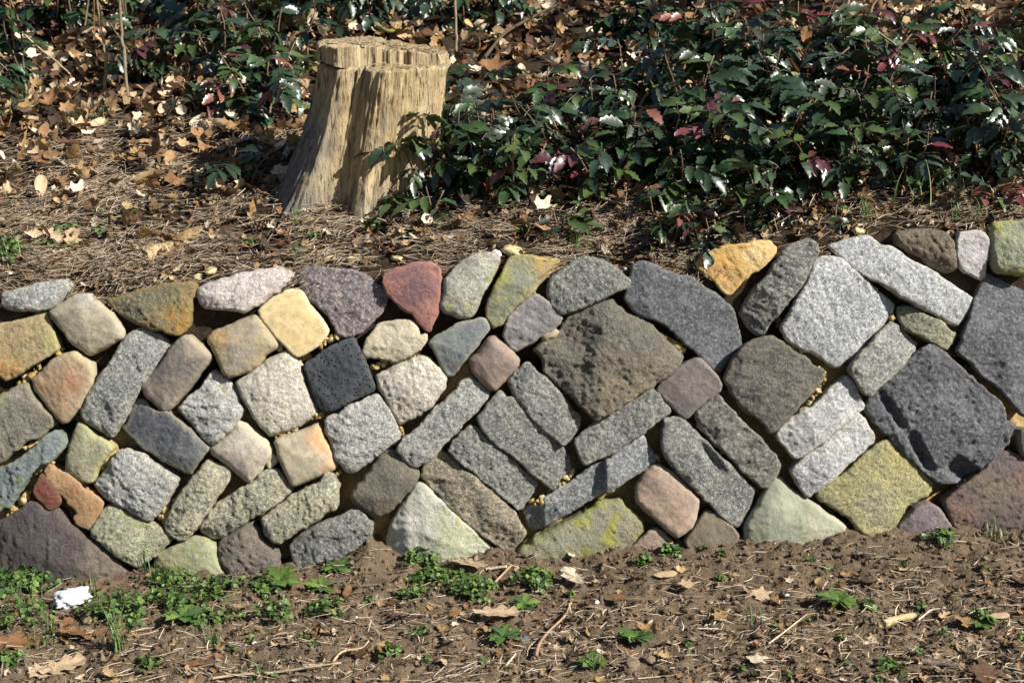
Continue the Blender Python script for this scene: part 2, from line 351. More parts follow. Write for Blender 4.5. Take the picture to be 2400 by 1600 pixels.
# ------------------------------------------------------------------ stone wall
STONES = [
(1,'Gw','3,689 31,680 77,668 143,659 163,666 153,684 133,707 110,726 64,725 33,730 3,720'),
(2,'sand','-15,763 0,759 46,751 89,734 105,733 110,758 125,784 133,819 112,832 61,863 11,896 0,881 -15,876'),
(3,'smoothtan','111,730 143,710 179,692 209,688 217,705 237,715 265,745 288,779 286,791 255,809 212,831 202,831 163,802 143,773 115,745'),
(4,'ochre','240,702 288,697 332,679 408,664 449,662 458,674 449,702 445,743 439,766 418,781 383,777 334,766 311,753 278,735 255,717'),
(5,'pinkw','458,679 474,669 508,659 561,642 600,635 651,628 674,635 684,644 669,667 633,692 600,715 574,733 531,725 480,722 467,710 458,689'),
(6,'redgrey','70,888 97,870 120,845 143,831 173,826 189,837 212,850 216,876 214,898 202,921 179,957 151,992 140,992 112,960 92,934 74,909'),
(7,'G','306,779 321,771 342,772 367,785 389,803 386,824 365,853 332,901 316,929 298,967 270,1010 259,1026 230,1009 194,985 185,967 199,937 224,893 242,868 270,830 286,799'),
(8,'brownsm','431,789 444,790 469,809 494,832 490,845 459,886 434,916 393,962 380,964 365,952 339,929 328,909 339,893 362,870 378,850 398,817'),
(9,'ochresm','485,789 500,776 548,758 594,739 600,743 626,774 648,807 646,815 623,830 600,861 587,870 538,884 523,876 513,850 500,824 487,804'),
(10,'Gw','497,868 513,878 541,901 559,939 570,965 541,1005 513,1028 496,1042 472,1024 457,1004 444,985 415,960 434,937 474,904 485,881'),
(11,'greybr','-15,939 0,929 26,911 59,898 71,929 102,962 116,983 116,1000 102,1013 84,1026 51,1038 26,1061 5,1079 -15,1084'),
(12,'bluegreen','130,1008 149,1036 143,1051 120,1079 97,1087 64,1115 33,1163 15,1189 -15,1204 -15,1107 15,1092 31,1087 48,1074 77,1051 102,1028'),
(13,'greentan','176,995 189,997 222,1023 255,1041 260,1051 245,1071 224,1099 217,1128 207,1131 189,1128 153,1107 151,1094 156,1066 163,1033'),
(14,'slate','316,939 332,939 357,962 393,967 429,998 441,1005 464,1028 487,1048 482,1059 459,1087 444,1112 434,1112 408,1097 378,1079 332,1048 281,1005 291,998 301,967'),
(15,'Gw','278,1057 301,1056 334,1069 357,1084 393,1107 417,1122 411,1140 390,1173 367,1204 355,1219 342,1219 306,1199 270,1181 240,1163 216,1140 219,1130 245,1102 258,1077'),
(16,'pinksm','487,1051 508,1033 531,1018 546,997 556,986 574,994 600,1021 620,1038 633,1052 632,1065 615,1093 603,1116 589,1135 577,1135 548,1110 523,1087 492,1066'),
(17,'Gy','483,1078 500,1089 526,1094 537,1105 531,1128 505,1166 480,1207 459,1235 444,1255 426,1268 408,1263 388,1250 383,1230 393,1204 408,1173 434,1140 459,1110'),
(18,'Gy','463,1232 474,1217 510,1179 551,1153 584,1138 620,1103 651,1103 664,1123 678,1146 677,1157 643,1185 600,1208 556,1235 523,1258 500,1268 490,1267 472,1253'),
(19,'redbrown','99,1102 112,1092 135,1105 158,1115 184,1135 202,1151 230,1166 242,1179 235,1196 222,1219 209,1240 189,1236 176,1227 171,1214 179,1204 176,1196 158,1179 143,1158 125,1143 110,1128'),
(20,'darkred','87,1115 96,1112 110,1128 128,1148 139,1166 139,1181 120,1194 110,1191 99,1179 82,1166 77,1151 82,1138'),
(21,'purpledark','-15,1227 0,1222 31,1204 64,1179 84,1179 110,1196 128,1196 153,1219 179,1245 194,1258 222,1276 245,1293 276,1324 301,1349 288,1362 230,1388 153,1398 77,1388 15,1372 -15,1365'),
(22,'Gyg','251,1184 265,1185 293,1199 319,1217 357,1232 390,1255 394,1270 378,1288 362,1304 339,1321 319,1332 306,1327 276,1306 245,1278 217,1255 214,1240 227,1219 237,1202'),
(23,'green','362,1301 388,1291 421,1276 454,1260 480,1265 500,1283 503,1306 510,1324 526,1342 518,1367 434,1378 362,1378 357,1344 357,1321'),
(24,'browngrey','504,1291 515,1270 548,1250 584,1228 597,1235 615,1266 648,1305 654,1333 615,1356 574,1370 538,1357 533,1339 513,1316'),
(25,'yellowsm','605,728 615,719 643,695 671,681 694,679 710,690 722,713 743,736 756,756 768,775 763,787 743,810 722,825 697,836 689,831 671,815 646,789 626,761 610,743'),
(26,'purple','702,634 710,626 733,627 791,631 830,635 850,641 865,654 893,674 909,697 905,715 893,733 870,751 845,779 822,790 804,792 789,779 766,738 743,718 722,705 702,682 697,662'),
(27,'red','901,644 921,631 978,616 1008,618 1029,631 1031,657 1031,695 1029,723 1013,759 1006,776 998,771 980,756 965,733 932,713 909,690 898,664'),
(28,'cream','850,825 858,797 878,771 893,756 937,751 967,756 978,774 980,789 998,784 998,797 983,822 957,835 929,848 888,840 855,838'),
(29,'Glich','1044,654 1062,631 1090,608 1118,597 1146,593 1169,600 1169,623 1159,646 1131,690 1118,723 1103,743 1077,746 1044,733 1032,718 1036,692'),
(30,'greenyel','1174,646 1184,621 1200,601 1264,604 1315,610 1302,628 1251,680 1220,711 1200,727 1177,756 1156,769 1143,743 1141,718 1156,682'),
(31,'bluegrey','1006,802 1034,782 1080,756 1126,746 1138,751 1146,769 1136,784 1110,817 1085,848 1059,881 1046,880 1034,856 1016,825'),
(32,'basalt','712,858 753,827 784,807 812,797 827,794 835,810 850,840 865,876 876,909 873,917 840,932 794,955 758,966 745,955 728,909'),
(33,'creamG','552,898 561,891 600,862 623,847 651,831 671,824 693,838 701,858 707,884 720,919 738,963 739,977 710,992 682,1006 638,1024 628,1023 610,1001 600,988 584,962 561,921'),
(34,'creamG','876,881 901,871 939,853 990,835 1003,840 1029,871 1045,889 1041,909 1023,935 1008,955 975,976 942,996 932,995 920,973 907,950 901,935 886,909'),
(35,'Gw','763,983 794,970 817,950 855,935 883,923 898,942 909,960 921,988 934,1018 933,1032 901,1057 870,1080 842,1101 822,1112 813,1109 799,1088 785,1070 776,1044 763,1011'),
(36,'tansm','643,1034 677,1021 710,1009 740,998 748,1004 761,1029 776,1057 785,1093 779,1101 748,1116 715,1129 687,1140 679,1134 666,1103 651,1065'),
(37,'Gy','613,1218 638,1195 677,1167 722,1144 753,1129 763,1108 776,1113 791,1129 795,1169 789,1187 758,1205 722,1228 689,1251 656,1273 641,1273 620,1248'),
(38,'Gm','674,1282 702,1254 753,1228 794,1213 830,1195 842,1195 858,1215 870,1228 868,1256 850,1271 817,1297 779,1320 743,1340 697,1340 684,1312'),
(39,'darkbrown','822,1162 830,1146 850,1123 876,1090 906,1053 919,1057 944,1072 967,1095 981,1111 978,1126 952,1157 916,1197 888,1211 870,1208 845,1190 830,1177'),
(40,'palegreen','980,1136 993,1141 1018,1162 1049,1187 1080,1220 1110,1246 1136,1271 1161,1297 1156,1328 1085,1333 1008,1328 944,1317 901,1307 906,1256 921,1218 942,1185 960,1159'),
(41,'Gb','985,1118 990,1098 1006,1078 1031,1057 1044,1064 1074,1090 1110,1118 1143,1149 1174,1177 1200,1197 1210,1206 1220,1226 1234,1249 1228,1259 1205,1285 1192,1299 1171,1287 1136,1260 1105,1236 1069,1205 1034,1169 1003,1140'),
(42,'Gm','1049,1055 1064,1034 1092,1004 1104,996 1123,1009 1148,1034 1174,1057 1200,1077 1226,1101 1259,1132 1260,1142 1246,1162 1223,1196 1215,1197 1200,1185 1174,1162 1136,1129 1100,1098 1072,1078'),
(43,'Gm','1118,981 1131,963 1151,935 1170,918 1184,932 1200,934 1215,951 1238,976 1277,1009 1315,1048 1336,1078 1335,1104 1315,1129 1302,1152 1287,1144 1251,1114 1220,1083 1200,1065 1174,1049 1143,1019 1126,998'),
(44,'G','932,1052 944,1032 978,1005 1003,978 1023,954 1046,937 1080,899 1100,884 1120,894 1148,919 1141,937 1120,960 1108,973 1085,993 1054,1029 1023,1060 998,1081 978,1094 965,1092 949,1078'),
(45,'redbrsm','1100,845 1120,825 1143,794 1156,789 1171,802 1200,824 1217,843 1213,861 1192,884 1161,914 1148,914 1126,894 1108,868'),
(46,'lilac','1195,736 1223,711 1246,695 1259,690 1277,702 1297,723 1317,746 1315,756 1297,772 1264,792 1233,810 1210,823 1197,816 1189,804 1178,784'),
(47,'Gm','1287,662 1302,644 1328,626 1348,611 1373,603 1404,608 1430,621 1455,639 1473,657 1473,670 1442,685 1404,703 1363,721 1328,736 1312,736 1294,718 1287,693'),
(48,'bigbrown','1335,739 1363,721 1402,703 1422,696 1440,705 1470,731 1506,749 1532,767 1557,795 1578,813 1601,836 1593,848 1580,866 1539,897 1504,917 1476,935 1450,953 1430,968 1404,981 1394,982 1379,968 1358,948 1343,930 1315,909 1292,889 1273,866 1277,841 1251,820 1271,802 1310,782 1320,759'),
(49,'Gd','1465,705 1468,675 1478,642 1483,621 1501,612 1524,619 1570,639 1621,652 1646,670 1697,700 1718,721 1726,739 1736,777 1746,815 1736,830 1713,856 1697,874 1680,871 1654,846 1634,828 1608,805 1583,784 1552,756 1506,739 1481,726'),
(50,'orange','1631,611 1649,598 1685,583 1736,573 1787,566 1808,565 1822,582 1820,601 1800,610 1779,633 1761,637 1738,662 1713,690 1703,690 1685,675 1674,657 1657,642 1639,629'),
(51,'Gm','1889,562 1902,564 1914,579 1912,597 1899,628 1887,658 1864,689 1846,712 1826,737 1805,768 1797,784 1787,787 1774,779 1756,762 1741,736 1748,713 1769,680 1797,654 1820,612 1831,594 1856,574'),
(52,'Gl','1912,610 1928,602 1958,601 1976,610 1996,630 2030,656 2065,686 2101,712 2100,735 2078,763 2042,796 2004,834 1973,860 1963,862 1943,852 1922,834 1884,819 1846,796 1833,770 1851,735 1877,686 1894,658'),
(53,'Gl','1948,577 1963,571 1991,561 2030,554 2045,556 2070,577 2093,582 2132,610 2170,628 2208,653 2246,676 2274,691 2287,702 2277,722 2259,755 2249,763 2229,758 2208,742 2178,727 2139,707 2106,689 2076,668 2035,648 2004,633 1989,617 1973,597'),
(54,'brownrough','2101,548 2129,540 2178,537 2213,541 2229,554 2239,569 2244,597 2243,635 2208,635 2183,622 2167,607 2139,589 2104,574'),
(55,'quartz','2252,548 2285,542 2308,546 2319,566 2319,602 2315,651 2305,656 2280,640 2252,628 2246,597 2249,577'),
(56,'lichen','2331,528 2361,520 2400,518 2417,520 2417,643 2400,644 2348,640 2331,628 2323,584 2326,546'),
(57,'Gd','2318,643 2341,653 2377,668 2400,679 2417,689 2417,982 2400,967 2374,939 2343,908 2308,883 2297,867 2264,839 2244,821 2252,801 2259,781 2280,740 2287,704 2308,666'),
(58,'Gyd','2112,724 2124,719 2152,727 2183,745 2208,755 2229,776 2243,783 2239,796 2218,819 2206,814 2183,798 2147,781 2124,768 2111,747'),
(59,'G','2093,756 2109,763 2132,783 2155,806 2149,821 2119,857 2086,885 2055,908 2040,928 2033,927 2017,911 2002,885 1991,865 1996,855 2019,829 2050,796 2076,770'),
(60,'Gd2','2183,806 2198,809 2218,827 2246,857 2280,883 2308,911 2341,941 2361,959 2356,990 2387,997 2366,1028 2364,1038 2348,1056 2323,1079 2300,1104 2259,1127 2239,1135 2208,1133 2193,1125 2170,1104 2132,1074 2101,1043 2081,1018 2055,990 2037,959 2045,936 2063,916 2088,888 2101,872 2129,844 2157,821'),
(61,'Gw2','1989,886 2002,898 2014,918 2027,949 2024,959 1994,982 1953,1015 1912,1046 1887,1069 1871,1074 1856,1064 1838,1046 1823,1023 1838,995 1877,969 1917,944 1958,908'),
(62,'Gw2','2017,973 2032,987 2045,1008 2055,1028 2050,1038 2019,1064 1984,1092 1953,1122 1915,1150 1899,1163 1892,1162 1874,1140 1859,1117 1856,1102 1889,1071 1928,1046 1966,1015 1996,990'),
(63,'yellowG','2081,1033 2093,1038 2109,1061 2129,1074 2165,1102 2195,1130 2192,1153 2178,1166 2129,1189 2116,1214 2096,1242 2055,1268 2030,1255 2009,1237 1989,1212 1958,1191 1920,1168 1919,1150 1943,1135 1979,1115 2017,1082 2050,1056'),
(64,'greensm','1815,1127 1833,1126 1851,1145 1884,1166 1920,1191 1953,1214 1984,1235 1979,1255 1928,1278 1864,1288 1800,1288 1748,1272 1748,1231 1766,1203 1792,1165'),
(65,'darkbrG','1701,881 1718,848 1743,818 1771,797 1792,791 1810,788 1828,801 1877,834 1910,857 1933,872 1925,895 1902,923 1871,957 1841,985 1815,1013 1805,1015 1800,1002 1766,974 1733,948 1720,925 1715,917'),
(66,'greybrsm','1631,841 1641,842 1659,861 1680,881 1691,902 1687,915 1672,927 1639,953 1608,982 1598,976 1578,953 1555,928 1542,915 1549,902 1578,879 1598,858'),
(67,'Gm','1348,1037 1358,1022 1394,989 1430,968 1470,940 1504,923 1529,910 1542,920 1555,940 1570,961 1567,968 1532,991 1501,1017 1455,1048 1417,1071 1379,1086 1371,1087 1358,1065'),
(68,'Gm2','1500,1021 1509,1027 1521,1048 1538,1071 1534,1083 1506,1104 1468,1127 1440,1144 1404,1162 1366,1185 1328,1208 1302,1226 1277,1241 1251,1254 1243,1244 1231,1213 1229,1203 1259,1188 1274,1175 1302,1155 1343,1132 1391,1093 1430,1076 1455,1055'),
(69,'lichen2','1205,1300 1251,1264 1294,1244 1343,1221 1379,1196 1409,1180 1455,1175 1470,1190 1491,1208 1504,1226 1511,1247 1496,1267 1468,1290 1430,1313 1353,1323 1277,1326 1215,1318'),
(70,'pinkbr','1493,1142 1509,1109 1532,1091 1552,1096 1578,1106 1601,1127 1621,1150 1639,1173 1634,1196 1631,1218 1618,1239 1588,1262 1572,1252 1547,1224 1511,1196 1493,1173'),
(71,'pinkrough','1470,1305 1493,1275 1519,1249 1539,1240 1557,1249 1575,1272 1572,1290 1532,1315 1481,1318'),
(72,'brownbase','1608,1267 1629,1241 1659,1198 1685,1211 1710,1231 1733,1254 1726,1280 1680,1298 1618,1300'),
(73,'Gm','1555,981 1588,977 1603,986 1631,1014 1659,1040 1690,1073 1720,1096 1748,1127 1771,1152 1766,1170 1759,1196 1746,1221 1731,1236 1710,1224 1685,1201 1646,1162 1613,1132 1593,1109 1572,1086 1555,1063 1552,1027 1557,997'),
(74,'Gb2','1634,971 1654,948 1680,928 1692,938 1720,968 1748,997 1782,1027 1800,1053 1818,1069 1833,1087 1826,1112 1805,1143 1794,1147 1774,1134 1748,1109 1718,1078 1685,1050 1654,1014 1639,994'),
(75,'Gm','1192,892 1215,864 1236,851 1254,864 1284,897 1315,922 1322,935 1343,963 1363,977 1356,999 1339,1030 1322,1042 1302,1030 1271,1002 1233,966 1208,935 1197,909'),
(76,'purplebr','2218,1173 2244,1150 2280,1122 2308,1104 2346,1064 2369,1059 2389,1069 2417,1084 2417,1258 2387,1263 2336,1260 2285,1260 2246,1250 2223,1201'),
(77,'purplesm','2106,1237 2132,1209 2152,1191 2183,1181 2201,1189 2213,1209 2229,1237 2221,1260 2170,1268 2119,1268'),
(78,'slate','2392,1013 2417,1005 2417,1076 2397,1064'),
(79,'cream','633,1062 647,1075 641,1090 628,1103 624,1093'),
(80,'ochresm','1271,787 1302,772 1312,778 1302,790 1277,800'),
]
LABEL = {50: 'rusty orange triangular stone in the top row', 32: 'black pitted basalt block', 27: 'dark red stone tapering to a point in the top row',
 25: 'smooth yellow sandstone cobble', 55: 'small white quartz stone', 56: 'stone covered with bright yellow lichen at the top right', 69: 'flat bottom stone overgrown with yellow moss',
 26: 'large purple grey stone in the top row', 48: 'huge rugged brown boulder in the middle', 52: 'large pale grey square granite block', 60: 'large dark grey rugged granite block',
 20: 'small dark red stone chip', 19: 'reddish brown notched stone', 21: 'large dark purple brown stone at the bottom left', 28: 'cream white pebble under the red stone',
 68: 'long narrow granite stone with a stepped face', 64: 'smooth green sandstone wedge at the base', 40: 'pale triangular stone with green stains at the base',
 36: 'tan cobble with an orange edge', 63: 'yellow ochre granite block', 14: 'dark slate grey block', 30: 'greenish stone with an ochre rim in the top row',
 5: 'pinkish white oblong stone in the top row', 70: 'smooth pinkish brown cobble', 76: 'purple brown stone at the bottom right', 12: 'long bluish green stone at the left end',
 46: 'lilac grey cobble', 45: 'rounded reddish brown cobble', 49: 'long dark grey granite slab slanting down', 23: 'green rounded stone at the base', 33: 'cream granite block'}
# stains: stone -> (photo x, y, radius px, colour, strength)
TINT = {2: [(20,880,45,(.50,.25,.07),.8),(130,800,35,(.42,.42,.15),.6)], 36: [(762,1030,34,(.52,.24,.09),.85),(775,1085,25,(.46,.22,.10),.7)],
 4: [(425,760,50,(.45,.24,.04),.8),(440,700,25,(.42,.27,.08),.6),(350,770,30,(.40,.24,.06),.6)], 1: [(22,705,26,(.07,.07,.08),.9)],
 6: [(110,905,34,(.34,.17,.09),.7),(170,900,40,(.36,.18,.10),.7),(160,955,34,(.34,.20,.12),.6)], 30: [(1280,604,40,(.42,.24,.05),.8),(1210,650,40,(.20,.22,.17),.7),(1175,640,25,(.42,.44,.03),.8)],
 21: [(260,1330,70,(.27,.22,.16),.8),(60,1230,60,(.09,.075,.08),.5)], 9: [(500,790,30,(.42,.24,.08),.7),(560,830,30,(.22,.23,.25),.5)],
 27: [(960,640,50,(.13,.075,.085),.8),(1000,740,40,(.38,.19,.14),.7)], 50: [(1700,650,26,(.40,.20,.12),.6),(1780,590,40,(.72,.55,.28),.8)],
 64: [(1840,1200,50,(.33,.35,.26),.5),(1930,1240,50,(.46,.43,.32),.6)], 69: [(1400,1180,60,(.28,.27,.22),.7),(1330,1210,50,(.33,.31,.25),.6)],
 41: [(1100,1160,70,(.17,.15,.12),.6)], 48: [(1400,760,70,(.11,.105,.095),.7),(1330,900,70,(.10,.09,.08),.6),(1450,900,60,(.30,.22,.13),.6)],
 63: [(2060,1190,50,(.26,.26,.20),.6),(2110,1080,40,(.50,.42,.16),.6)], 76: [(2330,1150,60,(.20,.175,.12),.6),(2240,1200,40,(.30,.17,.12),.6),(2350,1090,40,(.15,.13,.14),.6)],
 14: [(400,960,60,(.085,.09,.11),.7),(460,1050,50,(.20,.20,.20),.5)], 52: [(2000,690,80,(.24,.25,.26),.6)], 44: [(1070,960,40,(.14,.15,.15),.6)],
 45: [(1150,850,35,(.22,.18,.165),.6)], 39: [(900,1100,60,(.09,.085,.075),.5)], 40: [(1070,1270,70,(.36,.38,.17),.6),(950,1240,50,(.56,.53,.46),.6)],
 51: [(1897,572,13,(.02,.02,.022),1.0)], 33: [(600,940,50,(.44,.41,.34),.5)], 23: [(400,1340,40,(.36,.26,.12),.6)], 8: [(460,800,30,(.30,.24,.16),.6)],
 3: [(220,680,40,(.26,.26,.25),.7)], 47: [(1400,640,50,(.21,.215,.205),.5)], 26: [(880,640,60,(.19,.18,.20),.7)], 68: [(1480,1070,60,(.14,.145,.155),.8)],
 61: [(1850,1010,40,(.56,.53,.45),.5)], 62: [(1900,1110,50,(.24,.245,.26),.7)], 31: [(1090,800,40,(.15,.165,.18),.6)]}
def seg_dist(P, Q):
    a = Q; b = np.roll(Q, -1, 0); ab = b - a; out = np.full(len(P), 9.0)
    L2 = (ab ** 2).sum(1) + 1e-12
    for s in range(0, len(P), 1500):
        p = P[s:s + 1500, None, :] - a[None]
        t = np.clip((p * ab).sum(2) / L2, 0, 1)
        out[s:s + 1500] = np.sqrt(((p - t[..., None] * ab) ** 2).sum(2)).min(1)
    return out
def inside(P, Q):
    r = np.zeros(len(P), bool); j = len(Q) - 1
    for i in range(len(Q)):
        xi, yi, xj, yj = Q[i, 0], Q[i, 1], Q[j, 0], Q[j, 1]
        c = ((yi > P[:, 1]) != (yj > P[:, 1])) & (P[:, 0] < (xj - xi) * (P[:, 1] - yi) / (yj - yi + 1e-15) + xi); r ^= c; j = i
    return r
def stone_mesh(n, kind, Q, tints, step=.0042, depth=.13):
    amp, rnd = KIND[kind][8], KIND[kind][9]
    q = np.stack([Q * .88 + np.roll(Q, -1, 0) * .12, Q * .12 + np.roll(Q, -1, 0) * .88], 1).reshape(-1, 2)               # take the very tips off the corners
    o = []
    for a, b in zip(q, np.roll(q, -1, 0)):
        k = max(1, int(round(np.linalg.norm(b - a) / (step * 1.15)))); o.append(a + (b - a) * (np.arange(k) / k)[:, None])
    B = np.concatenate(o); t = np.roll(B, -1, 0) - np.roll(B, 1, 0); nn = np.stack([t[:, 1], -t[:, 0]], 1); nn /= np.linalg.norm(nn, axis=1)[:, None] + 1e-9
    e = .0034 + fbm(p2(B[:, 0], B[:, 1], n * 3.1), 42, 4, n, .6) * (.0012 + .36 * amp); B = B + nn * e[:, None]
    c = B.mean(0); lo, hi = B.min(0), B.max(0); area = (hi - lo).prod()
    g = step * (1.0 if area < .05 else 1.2)
    gx, gy = np.meshgrid(np.arange(lo[0], hi[0], g), np.arange(lo[1], hi[1], g)); G = np.stack([gx.ravel(), gy.ravel()], 1)
    r_ = np.random.default_rng(n); G = G + r_.uniform(-.28, .28, G.shape) * g
    G = G[inside(G, B)]; dB = seg_dist(G, B); G = G[dB > g * .55]; dB = dB[dB > g * .55]
    P = np.concatenate([B, G]); nb = len(B); d = np.concatenate([np.zeros(nb), dB])
    res = geometry.delaunay_2d_cdt([Vector(p) for p in P], [(i, (i + 1) % nb) for i in range(nb)], [], 1, 1e-6)
    V2 = np.array([tuple(v) for v in res[0]]); F = np.array([list(f) for f in res[2] if len(f) == 3])
    if len(V2) != len(P):                                   # rare: the outline crossed itself
        d = seg_dist(V2, B); P = V2
    else: P = V2
    a, b_, c_ = P[F[:, 0]], P[F[:, 1]], P[F[:, 2]]
    cr = (b_[:, 0] - a[:, 0]) * (c_[:, 1] - a[:, 1]) - (b_[:, 1] - a[:, 1]) * (c_[:, 0] - a[:, 0]); F[cr < 0] = F[cr < 0][:, ::-1]
    # face relief
    size = math.sqrt(area); q3 = np.stack([P[:, 0], P[:, 1], np.full(len(P), n * 1.7)], 1)
    rr = rnd * (.34 if rnd < .02 else .62) * (1 + .5 * vnoise(q3 * 22, n)); k = np.clip(d / rr, 0, 1)
    edge = -rr * .8 * (1 - np.sqrt(np.maximum(0, 1 - (1 - k) ** 2)))
    dm = max(d.max(), 1e-4); bulge = (.002 if rnd < .018 else .012) * size / .16 * (np.minimum(1, d / dm)) ** .6
    pl_ = [np.zeros(len(P))]                                                     # split faces: a few flat planes meeting in soft ridges
    for k_ in range(6 if rnd < .018 else 4):
        a_ = r_.uniform(0, 6.283); s_ = r_.uniform(.10, .34) * (1 if amp > .002 else .5); pl_.append(-s_ * ((P - c) @ np.array((math.cos(a_), math.sin(a_))) - r_.uniform(.12, .42) * size))
    bulge = bulge + np.minimum.reduce(pl_)
    tilt = (P - c) @ r_.uniform(-.13, .13, 2)
    fac = np.clip(d / .010, .55, 1)
    lowf = fbm(q3, 9, 2, n + 5) * (.002 + amp * .40)
    ga = r_.uniform(0, 3.14); qa = np.stack([(q3[:, 0] * math.cos(ga) + q3[:, 1] * math.sin(ga)) * .35, -q3[:, 0] * math.sin(ga) + q3[:, 1] * math.cos(ga), q3[:, 2]], 1)   # grain of the split face
    rid = 1 - np.abs(fbm(qa, 34, 4, n + 9, .6)); rid = (rid - .7) * amp * .75
    fine = fbm(q3, 105, 3, n + 3, .8) * amp * .36
    cut = np.maximum(0, fbm(q3, 7, 2, n + 31) - .45) * -amp * 3.5                 # broken hollows
    w = edge + bulge + tilt + (lowf + rid + cut + fine) * fac + r_.uniform(-.006, .008)
    if n == 68:                                                                  # its middle is broken back in steps
        lu = P[:, 0]; ua, ub = on_wall(1421, 1090)[0], on_wall(1275, 1200)[0]
        w -= .020 * np.clip((ua - lu) / .006, 0, 1); w -= .014 * np.clip((ub - lu) / .006, 0, 1)
    if n == 73:
        s = np.array(on_wall(1660, 1075)); e2 = P - s; a_ = R(-55); al = e2[:, 0] * math.cos(a_) + e2[:, 1] * math.sin(a_); ac = -e2[:, 0] * math.sin(a_) + e2[:, 1] * math.cos(a_)
        w -= .03 * np.exp(-(al / .05) ** 2) * np.clip(1 - np.abs(ac - .008) / .02, 0, 1)
    if n == 60:
        for (sx, sy, a_, ln, wd, dp) in ((2095, 965, -57, .05, .012, .022), (2160, 1060, -60, .05, .016, .03), (2265, 1110, -35, .045, .030, .04)):
            e2 = P - np.array(on_wall(sx, sy)); a_ = R(a_); al = e2[:, 0] * math.cos(a_) + e2[:, 1] * math.sin(a_); ac = -e2[:, 0] * math.sin(a_) + e2[:, 1] * math.cos(a_)
            w -= dp * np.exp(-(al / ln) ** 4) * np.clip(1 - np.abs(ac) / wd, 0, 1) ** .7
    tint = np.zeros((len(P), 4))
    for (x, y, rad, colr, st) in tints:
        dd = np.linalg.norm(P - np.array(on_wall(x, y)), axis=1) / (rad * .00105) + .35 * fbm(q3, 30, 3, 77)
        al = np.clip(1.4 - dd, 0, 1) * st; kx = al / np.maximum(al + tint[:, 3] * (1 - al), 1e-6)
        tint[:, :3] = tint[:, :3] * (1 - kx[:, None]) + np.array(colr) * kx[:, None]; tint[:, 3] = np.maximum(tint[:, 3], al)
    loc = P - c; V = np.concatenate([loc, w[:, None]], 1)
    # sides going back into the wall
    be = [(i, (i + 1) % nb) for i in range(nb)] if len(V2) == nb + len(G) else None
    rows = []; prev = np.arange(nb); extra = []; faces = [F]
    for dz, sh in ((.012, .995), (.03, .985), (.065, .96), (depth, .88)):
        ring = np.concatenate([(loc[:nb]) * sh, (w[:nb] - dz)[:, None]], 1)
        ring[:, :2] += (fbm(np.stack([loc[:nb, 0], loc[:nb, 1], np.full(nb, dz * 9 + n)], 1), 30, 2, n) * .003)[:, None]
        ids = len(V) + sum(len(x) for x in extra) + np.arange(nb); extra.append(ring)
        A, B2 = prev, np.roll(prev, -1); C2, D = np.roll(ids, -1), ids
        faces.append(np.stack([A, D, C2], 1)); faces.append(np.stack([A, C2, B2], 1)); prev = ids
    V = np.concatenate([V] + extra); F = np.concatenate(faces)
    ed = np.concatenate([1 - np.clip(d / .022, 0, 1), np.ones(len(V) - len(P))]); tint = np.concatenate([tint, np.zeros((len(V) - len(P), 4))])
    return mesh('stone', V, F, stonemat(kind, n), None, True, {'edge': ed, 'tint': tint}), c
wall = thing('stone_wall', 'low retaining wall of irregular natural stones holding up the leafy bank', 'wall')
WROT = np.array([[1, 0, 0], WV, WN]).T
stones = []
for (n, kind, s) in STONES:
    Q = np.array([on_wall(*map(float, w.split(','))) for w in s.split()])
    a = (Q[:, 0] * np.roll(Q[:, 1], -1) - np.roll(Q[:, 0], -1) * Q[:, 1]).sum()
    if a < 0: Q = Q[::-1]
    small = n in (79, 80)
    me, c = stone_mesh(n, kind, Q, TINT.get(n, []), .0037, .04 if small else .13)
    o = obj('stone', me, wall, m4(WROT, wpt(c[0], c[1], -.012 if small else 0)))
    if n in LABEL: o['label'] = LABEL[n]
    stones.append((n, o, c))
# the wall goes on a little past both edges of the picture
SPAN = on_wall(2415, 900)[0] - on_wall(-15, 900)[0]; RISE = on_wall(2415, 875)[1] - on_wall(-15, 1000)[1]
for n, o, c in stones:
    for s in (-1, 1):
        u = c[0] + s * SPAN
        if 1.24 + .12 < abs(u) < 1.24 + .75 and (s > 0) == (u > 0):
            k = o.copy(); COL.objects.link(k); k.parent = wall
            if 'label' in k: del k['label']
            k.matrix_local = m4(WROT, wpt(u, c[1] + s * RISE, -.01))
# sandy mortar behind the stones
m, b, N, L = nmat('mortar'); tc = N('TexCoord'); v = tc.outputs['Object']
a = noise(N, L, v, 8, 4, .6); g = noise(N, L, v, 90, 5, .7)
c = mixc(N, L, rampf(N, L, a, .4, .62), (.27, .165, .055), (.32, .23, .11)); c = mixc(N, L, rampf(N, L, g, .42, .72), c, (.40, .30, .14))
c = mixc(N, L, mul(N, L, rampf(N, L, noise(N, L, v, 150, 2, .6), .55, .68), .7), c, (.12, .075, .03))
L(c, b.inputs['Base Color']); setv(b, Roughness=.95, Specular_IOR_Level=.1)
bp = N('Bump'); setv(bp, Strength=.8, Distance=.006); L(g, bp.inputs['Height']); L(bp.outputs[0], b.inputs['Normal']); M_MORT = m
us = np.arange(-2.05, 2.06, .009); tt = np.linspace(0, 1, 92); U, TT = np.meshgrid(us, tt)
zb, zt = zbase(U.ravel()) - .05, ztop(U.ravel()) - .005; Vv = (zb + (zt - zb) * TT.ravel()) / math.cos(LEAN)
pu = p2(U.ravel(), Vv); ww = -.078 + .020 * fbm(pu, 9, 3, 60) + .007 * fbm(pu, 45, 3, 61)
P = np.stack([U.ravel(), Vv * WV[1] + ww * WN[1], Vv * WV[2] + ww * WN[2]], 1)
i = np.arange(U.size).reshape(U.shape); f = np.stack([i[:-1, :-1], i[:-1, 1:], i[1:, 1:], i[1:, :-1]], -1).reshape(-1, 4)
